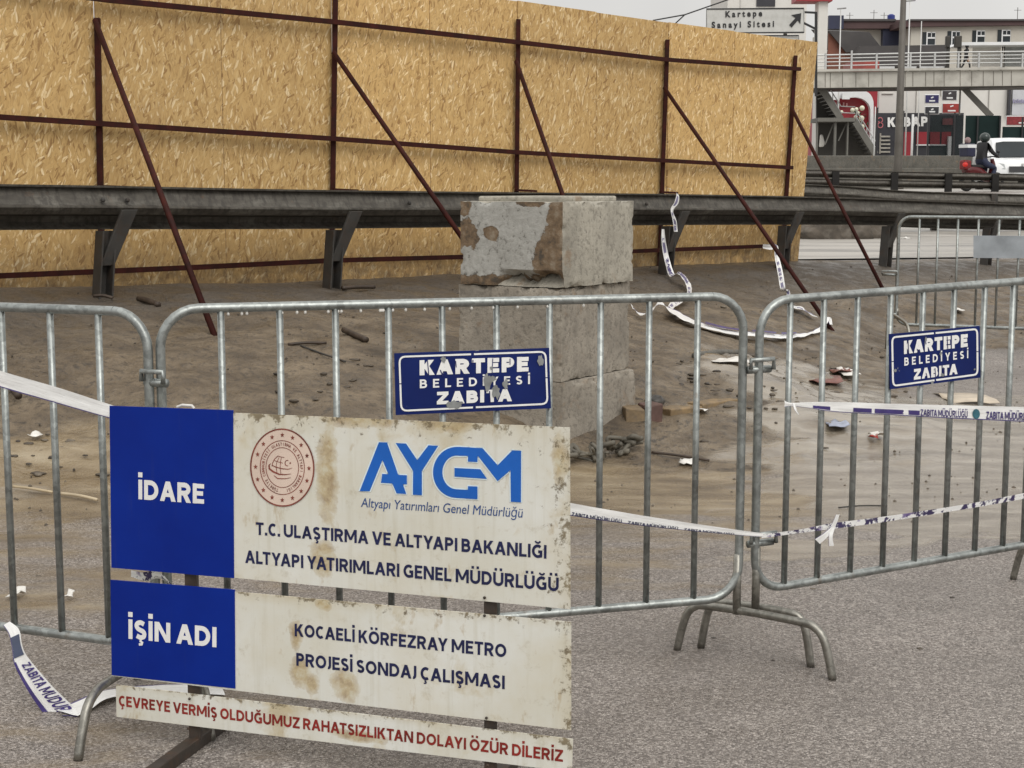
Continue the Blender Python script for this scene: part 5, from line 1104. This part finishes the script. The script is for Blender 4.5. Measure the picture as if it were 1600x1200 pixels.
for k in range(5): pbox(m, 1376, 212 + k * 6, 1391, 214.5 + k * 6, 107.85, .15)
m.build("shelf_rack", plain("grey_rack", (.34, .32, .28), .6), t)
for x0, x1 in ((1408, 1427), (1432, 1450), (1453, 1469), (1471, 1486)): m = MB(); pbox(m, x0, 206, x1, 226 if x0 > 1430 else 243, 107.85, .15); m.build("red_panel", SHOPR, t)
m = MB(); pbox(m, 1432, 225.5, 1478, 227.5, 107.8, .15); m.build("white_stripe", FRAME, t); m = MB(); pbox(m, 1481, 213, 1487, 246, 107.5, .3); m.build("white_banner", FRAME, t)
m = MB(); pbox(m, 1473, 185, 1489, 195, 107.8, .15); m.build("menu_board", plain("dull_red_board", (.19, .05, .055), .6, 0, .4, 2, 0), t)
m = MB(); strip_on(m, P, [(1375.5 + 3.5 * math.cos(R(a)), 187.5 + 4 * math.sin(R(a))) for a in range(-150, 151, 30)], 1.6, .12); strip_on(m, P, [(1375.5 + 4 * math.cos(R(a)), 195.5 + 4 * math.sin(R(a))) for a in range(0, 361, 30)], 1.6, .12); m.build("emblem", plain("pink_emblem", (.42, .12, .14), .5), t)
for x0, y0, x1, y1, mt, lab in ((1446, 148.5, 1467, 160.5, plain("indigo_sign", (.025, .022, .10), .4), "indigo rounded shop sign with white rim on the white building"), (1446, 167, 1467, 177.5, SHOPD, "charcoal rounded shop sign under the indigo one"), (1473, 142, 1495, 156, plain("black_shop_sign", (.045, .04, .045), .4), "black shop sign at the bridge leg"), (1473, 162, 1501, 176, plain("red_shop_sign", (.30, .035, .03), .4, 0, .5, 1.5, 0), "small red shop sign above the kebab shop roof"), (1573, 182, 1640, 195, plain("wine_red_sign", (.22, .025, .03), .4), "wine red banner with white rim at the right edge")):
    t = thing("shop_sign", lab, "sign", pt((x0 + x1) / 2, y1, 106)); P = Flat(106); m = MB(); pbox(m, x0 - 1.2, y0 - 1.2, x1 + 1.2, y1 + 1.2, 106, .12); m.build("sign_rim", FRAME, t, bevel=.04); m = MB(); pbox(m, x0, y0, x1, y1, 105.95, .06); m.build("sign_face", mt, t)
    m = MB(); w = x1 - x0; strip_on(m, P, [(x0 + w * .28, y1 - 3), (x1 - w * .28, y1 - 3)], 2.2, .06); strip_on(m, P, [(x0 + w * .42, y0 + 4.5), (x1 - w * .40, y0 + 3)], 2, .06); m.build("sign_mark", FRAME, t)
# upper skyline
t = thing("white_tower_block", "tall white building with dark windows behind the road sign", "building", pt(1200, 240, 140)); m = MB(); pbox(m, 1136, -60, 1262, 60, 140, 12, 1.4); m.build("wall", WHITEB, t)
for x0, x1 in ((1182, 1212), (1232, 1255)): m = MB(); pbox(m, x0, -30, x1, 10 if x0 < 1200 else -4, 139.9, .1); m.build("window", SHOPD, t)
m = MB(); pbox(m, 1157, -60, 1158, 12, 139.9, .1); m.build("panel_joint", plain("pale_joint", (.5, .49, .47), .7), t)
t = thing("sign_pylon", "white pylon with a red cap rising beside the road sign", "pylon", pt(1286, 240, 104)); m = MB(); pbox(m, 1276, -40, 1295.5, 120, 104, 1.2, 1.4); m.build("shaft", WHITEB, t, bevel=.05); m = MB(); pbox(m, 1244, -40, 1302, 1.6, 103.7, 1.8); m.build("red_cap", SHOPR, t)
def window(parent, x0, y0, x1, y1, Y):
    m = MB(); pbox(m, x0, y0, x1, y1, Y - .08, .1); g = m.build("window", GLASS, parent); f = MB(); wd = (x1 - x0); 
    for a in ((x0 + wd * .3, y0, x0 + wd * .42, y1), (x0 + wd * .42, y0 + (y1 - y0) * .40, x1, y0 + (y1 - y0) * .52), (x0 + wd * .42, y0, x1, y0 + 1.4), (x0 + wd * .66, y0, x0 + wd * .72, y0 + (y1 - y0) * .4), (x1 - 1.2, y0, x1, y1)): pbox(f, *a, Y - .13, .04)
    f.build("window_frame", FRAME, g); b = MB(); pbox(b, x0 - 1, y1, x1 + 1, y1 + 1.5, Y - .25, .3); b.build("sill", FRAME, g)
t = thing("apartment_building", "cream apartment block with four white framed windows at top right", "building", pt(1510, 240, 170)); m = MB(); pbox(m, 1421, 40, 1690, 120, 170, 14, 1.4); m.build("wall", CREAM, t); m = MB(); m.prism([pt(x, y, 169.4) for x, y in ((1406, 42), (1690, 38), (1690, 28), (1406, 33))], Vector((0, 14, 0))); m.build("roof_band", BROWNB, t); m = MB(); pbox(m, 1420, 29.8, 1690, 32.5, 169.2, 14.5); m.build("roof_edge", DK, t)
for q in ((1441, 50, 1462, 70), (1480, 48.5, 1500.5, 70), (1519, 47.5, 1539.5, 66), (1558.5, 46.5, 1579.5, 65.5)): window(t, *q, 170)
m = MB(); m.prism([pt(x, y, 160) for x, y in ((1425, 71), (1482, 71), (1482, 110), (1425, 110))], Vector((0, 3, 0))); tag(m.build("dark_shed", DK), "dark grey shed roof below the cream apartment block", "shed")
t = thing("office_building", "low cream and navy building with a dark brown roof band", "building", pt(1350, 240, 175)); m = MB(); pbox(m, 1300, 43, 1378, 130, 175, 12, 1.4); m.build("wall", CREAM, t); m = MB(); pbox(m, 1377.5, 38, 1406, 130, 174, 12, 1.4); m.build("navy_wing", NAVYB, t); m = MB(); pbox(m, 1318, 31, 1407, 44.5, 173.6, 12); m.build("roof_band", BROWNB, t); m = MB(); pbox(m, 1317, 29.5, 1400, 33, 173.4, 12.5); m.build("roof_edge", DK, t); m = MB(); pbox(m, 1295, 24, 1318.5, 45, 173, 8); m.build("stair_head", NAVYB, t)
t = thing("gabled_house", "house with grey roof and orange brick gable behind the footbridge", "house", pt(1330, 240, 150)); m = MB(); m.prism([pt(x, y, 150) for x, y in ((1294, 80), (1320, 80), (1316, 72), (1295, 52))], Vector((0, .3, 0))); m.prism([pt(x, y, 150) for x, y in ((1294, 130), (1385, 130), (1385, 80), (1294, 80))], Vector((0, 8, 0))); m.build("wall", ORANGE, t); m = MB(); m.prism([pt(x, y, 149.6) for x, y in ((1295, 48), (1358, 50), (1382, 80), (1322, 82))], Vector((0, 9, 1.0))); m.build("roof", DK, t)
m = MB(); m.prism([pt(x, y, 146) for x, y in ((1345, 72), (1480, 70), (1480, 104), (1330, 104))], Vector((0, 2, 0))); tag(m.build("long_roof", DK), "long dark roof seen through the bridge railing", "roof")
m = MB(); pbox(m, 1330, 96, 1374, 112, 120, 3); tag(m.build("red_awning", plain("bright_red_awning", (.26, .05, .04), .5, 0, .2, .8, 0)), "red awning seen through the bridge railing", "awning")
m = MB(); a = pt(1399, 33, 174); m.tube([(a.x, 176, a.z), (a.x, 176, pt(1399, 21, 174).z)], [.42, .42], 14); m.tube([(a.x, 176, pt(1399, 21, 174).z), (a.x, 176, pt(1399, 19, 174).z)], [.42, .2], 14); m.box((a.x - .5, 175.5, a.z - .1), (a.x + .5, 176.5, a.z + .05)); tag(m.build("water_tank", plain("blue_plastic_tank", (.02, .035, .22), .4, 0, .2, 1, 0)), "blue water tank on the flat roof", "water tank")
for px, y in ((1331, 18), (1369, 14), (1385, 18), (1595, 10)): m = MB(); a = pt(px, y, 174); m.tube([(a.x, 175, pt(px, 40, 174).z), (a.x, 175, a.z)], .035, 6); m.bar((a.x - .4, 175, a.z - .3), (a.x + .4, 175, a.z - .3), .04); tag(m.build("antenna", MASTM), "thin roof antenna against the grey sky", "antenna", "roof antennas")
for px, y, lab, w in ((1314, 15, "white street lamp left of the tall mast", 2.2), (1422, 3, "white street lamp just right of the tall mast", 2.2), (1440, 33, "thin pale pole between the mast and the window row", 1.6)):
    a = pt(px, y, 104); r_ = w * 104 / 2400 / 2; t = thing("street_lamp", lab, "street lamp", (a.x, 104, 1.5)); m = MB(); m.tube([(a.x, 104, 1.4), a], [r_ * 1.3, r_ * .8], 8); m.build("pole", LAMPW, t, smooth=True)
    if w > 2: m = MB(); m.bar(a + Vector((-.25, 0, .05)), a + Vector((.35, 0, .1)), .12, .09); m.build("lamp_head", plain("grey_lamp_head", (.25, .25, .25), .5), t, bevel=.02)
m = MB(); a = pt(1460, 20, 74); 
for px, y0, y1, w in ((1430, 178, 242, .11), (1371, 166, 240, .05)): m = MB(); c = pt(px, y0, 73); m.tube([(c.x, 73.4, 1.4), (c.x, 73.4, c.z)], w / 2, 8); tag(m.build("pole", LAMPW, smooth=True), "slim pale pole before the kebab shop lettering" if px == 1430 else "slim pole at the corner of the kebab shop", "pole")

# ------------------------------------------------------------------ people, motorcycle, van
def skin(name, verts, edges, radii, mat, parent=None, label=None, sub=2, cat=None):
    me = bpy.data.meshes.new(name); me.from_pydata([tuple(v) for v in verts], edges, []); ob = bpy.data.objects.new(name, me); COL.objects.link(ob)
    ob.modifiers.new("skin", 'SKIN'); 
    for i, r_ in enumerate(radii): me.skin_vertices[0].data[i].radius = (r_, r_) if not isinstance(r_, tuple) else r_; me.skin_vertices[0].data[i].use_root = (i == 0)
    s = ob.modifiers.new("sub", 'SUBSURF'); s.levels = sub; s.render_levels = sub
    dg = bpy.context.evaluated_depsgraph_get(); nm = bpy.data.meshes.new_from_object(ob.evaluated_get(dg), depsgraph=dg); bpy.data.objects.remove(ob)
    nm.materials.clear(); nm.materials.append(mat)
    for p in nm.polygons: p.use_smooth = True
    o = bpy.data.objects.new(name, nm); COL.objects.link(o)
    if parent is not None: o.parent = parent
    WLOC[o.name] = Vector((0, 0, 0)); return o
SKINM = plain("skin_tone", (.42, .26, .18), .6, 0, .1, 10, 0); JACK = plain("black_jacket", (.018, .018, .020), .7, 0, .3, 8, .2); NAVT = plain("navy_trousers", (.022, .028, .060), .75, 0, .3, 8, .2)
def figure(loc, face, label, J, jacket, trousers, helmet=None, bulk=1.0):
    """one continuous body from the joints J, clothed by its jacket and trousers"""
    t = thing("person", label, "person", loc); t.rotation_euler = (0, 0, face)
    order = ['pelvis', 'waist', 'chest', 'neck', 'head', 'crown', 'shL', 'elL', 'wrL', 'haL', 'shR', 'elR', 'wrR', 'haR', 'hipL', 'knL', 'anL', 'toL', 'hipR', 'knR', 'anR', 'toR']
    rad = dict(pelvis=(.15, .12), waist=(.135, .10), chest=(.16, .12), neck=.055, head=.095, crown=.07, shL=.07, shR=.07, elL=.05, elR=.05, wrL=.035, wrR=.035, haL=.035, haR=.035, hipL=.09, hipR=.09, knL=.062, knR=.062, anL=.042, anR=.042, toL=.04, toR=.04)
    if bulk != 1: rad = {k: (v if k in ('head', 'crown', 'haL', 'haR') else tuple(x * bulk for x in v) if isinstance(v, tuple) else v * bulk) for k, v in rad.items()}
    E = [(0, 1), (1, 2), (2, 3), (3, 4), (4, 5), (2, 6), (6, 7), (7, 8), (8, 9), (2, 10), (10, 11), (11, 12), (12, 13), (0, 14), (14, 15), (15, 16), (16, 17), (0, 18), (18, 19), (19, 20), (20, 21)]
    b = skin("body", [Vector(J[k]) for k in order], E, [rad[k] for k in order], jacket, t)
    b.data.materials.append(trousers); b.data.materials.append(SKINM)
    zp = J['waist'][2]; hz = J['neck'][2]
    for p in b.data.polygons:
        c = p.center; near = min(order, key=lambda k: (Vector(J[k]) - c).length)
        p.material_index = 2 if near in ('head', 'crown', 'haL', 'haR') else 1 if near in ('pelvis', 'hipL', 'hipR', 'knL', 'knR', 'anL', 'anR') else 0
    hd = Vector(J['head']); m = MB(); m.ball((hd.x, hd.y - .01 if not helmet else hd.y, hd.z + (.035 if not helmet else .03)), .112 if not helmet else .155, 14, 9, (1, 1.08, 1.0)); 
    if not helmet:
        m.v = [v for v in m.v]
        o = m.build("hair", BLACKP, None, smooth=True, loc=(0, 0, 0))
    else: o = m.build("helmet", helmet, None, smooth=True, loc=(0, 0, 0))
    o.parent = t; return t
J = dict(pelvis=(0, 0, .90), waist=(0, .01, 1.05), chest=(0, .03, 1.28), neck=(0, .05, 1.45), head=(0, .06, 1.56), crown=(0, .05, 1.64), shL=(.19, .03, 1.38), elL=(.23, -.12, 1.12), wrL=(.22, .02, .92), haL=(.22, .06, .84), shR=(-.19, .03, 1.38), elR=(-.23, .10, 1.12), wrR=(-.22, .26, .96), haR=(-.22, .31, .90),
         hipL=(.09, 0, .86), knL=(.10, .22, .50), anL=(.10, .24, .09), toL=(.10, .38, .05), hipR=(-.09, 0, .86), knR=(-.10, -.10, .48), anR=(-.10, -.38, .14), toR=(-.10, -.30, .05))
d = bx(1510, 108.5, 96.2); figure((d.x, 96.4, bx(1510, 111).z), R(-75), "person in dark clothes walking across the footbridge", J, JACK, plain("black_trousers", (.02, .02, .024), .7))
# motorcycle, heading to the right and away
mc = pt(1533, 299, 48); ML = Vector((mc.x, 48, H(mc.x, 48))); ang = R(28)
fw = Vector((math.cos(ang), math.sin(ang), 0)); sdv = Vector((-fw.y, fw.x, 0)); up = Vector((0, 0, 1))
def mp(f, s, z): return ML + fw * f + sdv * s + up * z
t = thing("motorcycle", "delivery motorcycle with a box and lit red tail lamp, seen from behind", "motorcycle", ML)
for f in (-.62, .62):
    m = MB(); ringp = [mp(f + .24 * math.cos(a), 0, .30 + .24 * math.sin(a)) for a in [2 * math.pi * i / 20 for i in range(21)]]; m.tube(ringp, .06, 8, False); w = m.build("wheel", RUBBER, t, smooth=True)
    m = MB(); m.tube([mp(f, -.05, .30), mp(f, .05, .30)], .15, 14); m.build("rim", MASTM, w)
m = MB(); m.tube(catmull([mp(-.7, 0, .62), mp(-.4, 0, .66), mp(0, 0, .52), mp(.3, 0, .42), mp(.45, 0, .75), mp(.40, 0, 1.0)], 4), [.14, .15, .16, .16, .16, .17, .18, .17, .16, .15, .14, .13, .12, .11, .10, .10, .09, .08, .07, .06, .06][:21], 10); m.build("body", plain("dark_red_fairing", (.10, .012, .014), .35), t, smooth=True)
m = MB(); m.boxf(mp(-.55, -.13, .72), fw * .85, sdv * .26, up * .10); m.build("seat", RUBBER, t, bevel=.03)
m = MB(); m.tube([mp(.36, -.33, 1.04), mp(.42, 0, 1.08), mp(.36, .33, 1.04)], .02, 8); m.build("handlebar", BLACKP, t); m = MB(); m.tube([mp(.62, 0, .30), mp(.45, 0, .85)], .04, 8); m.build("fork", MASTM, t)
for s in (-.30, .30): m = MB(); m.tube([mp(.38, s, 1.04), mp(.36, s, 1.2)], .01, 6); m.ball(mp(.36, s, 1.22), .06, 8, 6, (1, .6, .7)); m.build("mirror", BLACKP, t)
TAIL = NT("lit_tail_lamp"); TAIL.col((.25, .01, .01)); TAIL.b.inputs['Emission Color'].default_value = (1, .05, .03, 1); TAIL.b.inputs['Emission Strength'].default_value = .35
m = MB(); m.ball(mp(-.80, -.10, .82), .085, 10, 7, (1, 1, .9)); m.build("tail_lamp", TAIL.m, t, smooth=True); m = MB(); m.boxf(mp(-.84, -.13, .66), fw * .28, sdv * .26, up * .30); m.build("tail_fairing", plain("tail_glow_red", (.16, .010, .010), .35), t, bevel=.05)  # fairing coloured red to carry the glow around the tail lamp
m = MB(); m.boxf(mp(-.80, -.18, 1.06), fw * .34, sdv * .36, up * .40); cb = m.build("cargo_box", plain("navy_cargo_box", (.010, .012, .040), .4), t, bevel=.03); m = MB(); m.boxf(mp(-.815, -.19, 1.33), fw * .37, sdv * .38, up * .10); m.build("white_band", FRAME, cb)
m = MB(); m.ball(mp(-.64, .0, 1.55), .10, 10, 7, (1, 1, 1.1)); tag(m.build("parcel", plain("grey_red_parcel", (.30, .20, .20), .6, 0, .5, 6, 0), smooth=True), "round greyish parcel on top of the motorcycle's box", "parcel")
def lj(f, s, z): return (f, s, z)
JR_ = dict(pelvis=lj(-.05, 0, .90), waist=lj(-.06, 0, 1.06), chest=lj(.0, 0, 1.32), neck=lj(.04, 0, 1.50), head=lj(.07, 0, 1.62), crown=lj(.06, 0, 1.70), shL=lj(.0, .2, 1.42), elL=lj(.15, .28, 1.18), wrL=lj(.33, .30, 1.08), haL=lj(.38, .30, 1.06), shR=lj(.0, -.2, 1.42), elR=lj(.15, -.28, 1.18), wrR=lj(.33, -.30, 1.08), haR=lj(.38, -.30, 1.06),
          hipL=lj(-.02, .11, .86), knL=lj(.36, .20, .72), anL=lj(.20, .19, .34), toL=lj(.36, .20, .28), hipR=lj(-.02, -.11, .86), knR=lj(.36, -.20, .72), anR=lj(.20, -.19, .34), toR=lj(.36, -.20, .28))
figure(ML, ang, "person in black jacket and dark helmet riding the delivery motorcycle", JR_, JACK, NAVT, plain("dark_green_helmet", (.03, .042, .04), .2), 1.3)
# van, facing the camera
v0 = pt(1596, 299, 53); VL = Vector((v0.x, 53, H(v0.x, 53))); va = R(-6)
vr = Vector((math.cos(va), math.sin(va), 0)); vb = Vector((-vr.y, vr.x, 0))
def vp(x, y, z): return VL + vr * x + vb * y + up * z
t = thing("van", "white van facing the camera, cut off by the right edge", "van", VL)
prof = [(.0, .32), (-.05, .55), (.0, .80), (.12, .98), (.55, 1.08), (.80, 1.13), (1.35, 1.66), (1.62, 1.80), (2.4, 1.86), (4.1, 1.82), (4.3, 1.2), (4.32, .35)]
m = MB(); n = len(prof); xs = [-.90, -.86, -.74, 0, .74, .86, .90]
for i, x in enumerate(xs):
    for (y, z) in prof:
        k = .82 if z > 1.2 else 1.0; kk = k if z > 1.2 else 1; fx = x * (1 - .16 * max(0, min(1, (z - 1.05) / .75))); rnd = .10 * (abs(x) / .9) ** 4; zz = z - (.05 * (abs(x) / .9) ** 6 if z > 1.6 else 0)
        m.v.append(vp(fx, y + (rnd if y < 1.0 else 0), zz))
for i in range(len(xs) - 1):
    for k in range(n): k2 = (k + 1) % n; m.f.append((i * n + k, i * n + k2, (i + 1) * n + k2, (i + 1) * n + k))
m.f += [tuple(range(n))[::-1], tuple((len(xs) - 1) * n + k for k in range(n))]
m.build("body", plain("white_van_paint", (.74, .75, .76), .25, 0, .04, 2, 0), t, smooth=True)
def vpoly(P, mat, name, par=t, th=.02): m = MB(); m.prism([vp(*p) for p in P], vb * th); return m.build(name, mat, par)
vpoly([(-.74, .78, 1.13), (.74, .78, 1.13), (.66, 1.30, 1.66), (.40, 1.36, 1.70), (-.40, 1.36, 1.70), (-.66, 1.30, 1.66)], GLASS, "windscreen")
vpoly([(-.45, -.075, .62), (.45, -.075, .62), (.45, -.03, .82), (-.45, -.03, .82)], BLACKP, "grille"); vpoly([(-.84, -.03, .32), (.84, -.03, .32), (.86, -.08, .50), (-.86, -.08, .50)], SHOPD, "bumper"); vpoly([(-.26, -.10, .44), (.26, -.10, .44), (.26, -.10, .54), (-.26, -.10, .54)], FRAME, "number_plate")
for s in (-1, 1):
    vpoly([(s * .84, .06, .72), (s * .56, .0, .74), (s * .60, .05, .90), (s * .84, .18, .95)], plain("headlight_glass", (.45, .47, .48), .15), "headlight")
    m = MB(); m.ball(vp(s * 1.02, .95, 1.18), .12, 10, 7, (1, .6, 1.1)); m.bar(vp(s * .86, .98, 1.15), vp(s * 1.0, .95, 1.15), .05); m.build("wing_mirror", BLACKP if s > 0 else FRAME, t, smooth=True)
    for y in (.75, 3.4): m = MB(); m.tube([vp(s * .66, y, .31), vp(s * .88, y, .31)], .31, 18); w = m.build("wheel", RUBBER, t); m = MB(); m.tube([vp(s * .87, y, .31), vp(s * .885, y, .31)], .19, 14); m.build("rim", SILV, w)
m = MB(); m.bar(vp(-.5, .60, 1.125), vp(.1, .74, 1.16), .02); m.build("wiper", BLACKP, t); m = MB(); m.ball(vp(0, -.02, .88), .05, 8, 6, (1, .4, 1)); m.build("badge", SILV, t)
print("objects", len(bpy.data.objects))
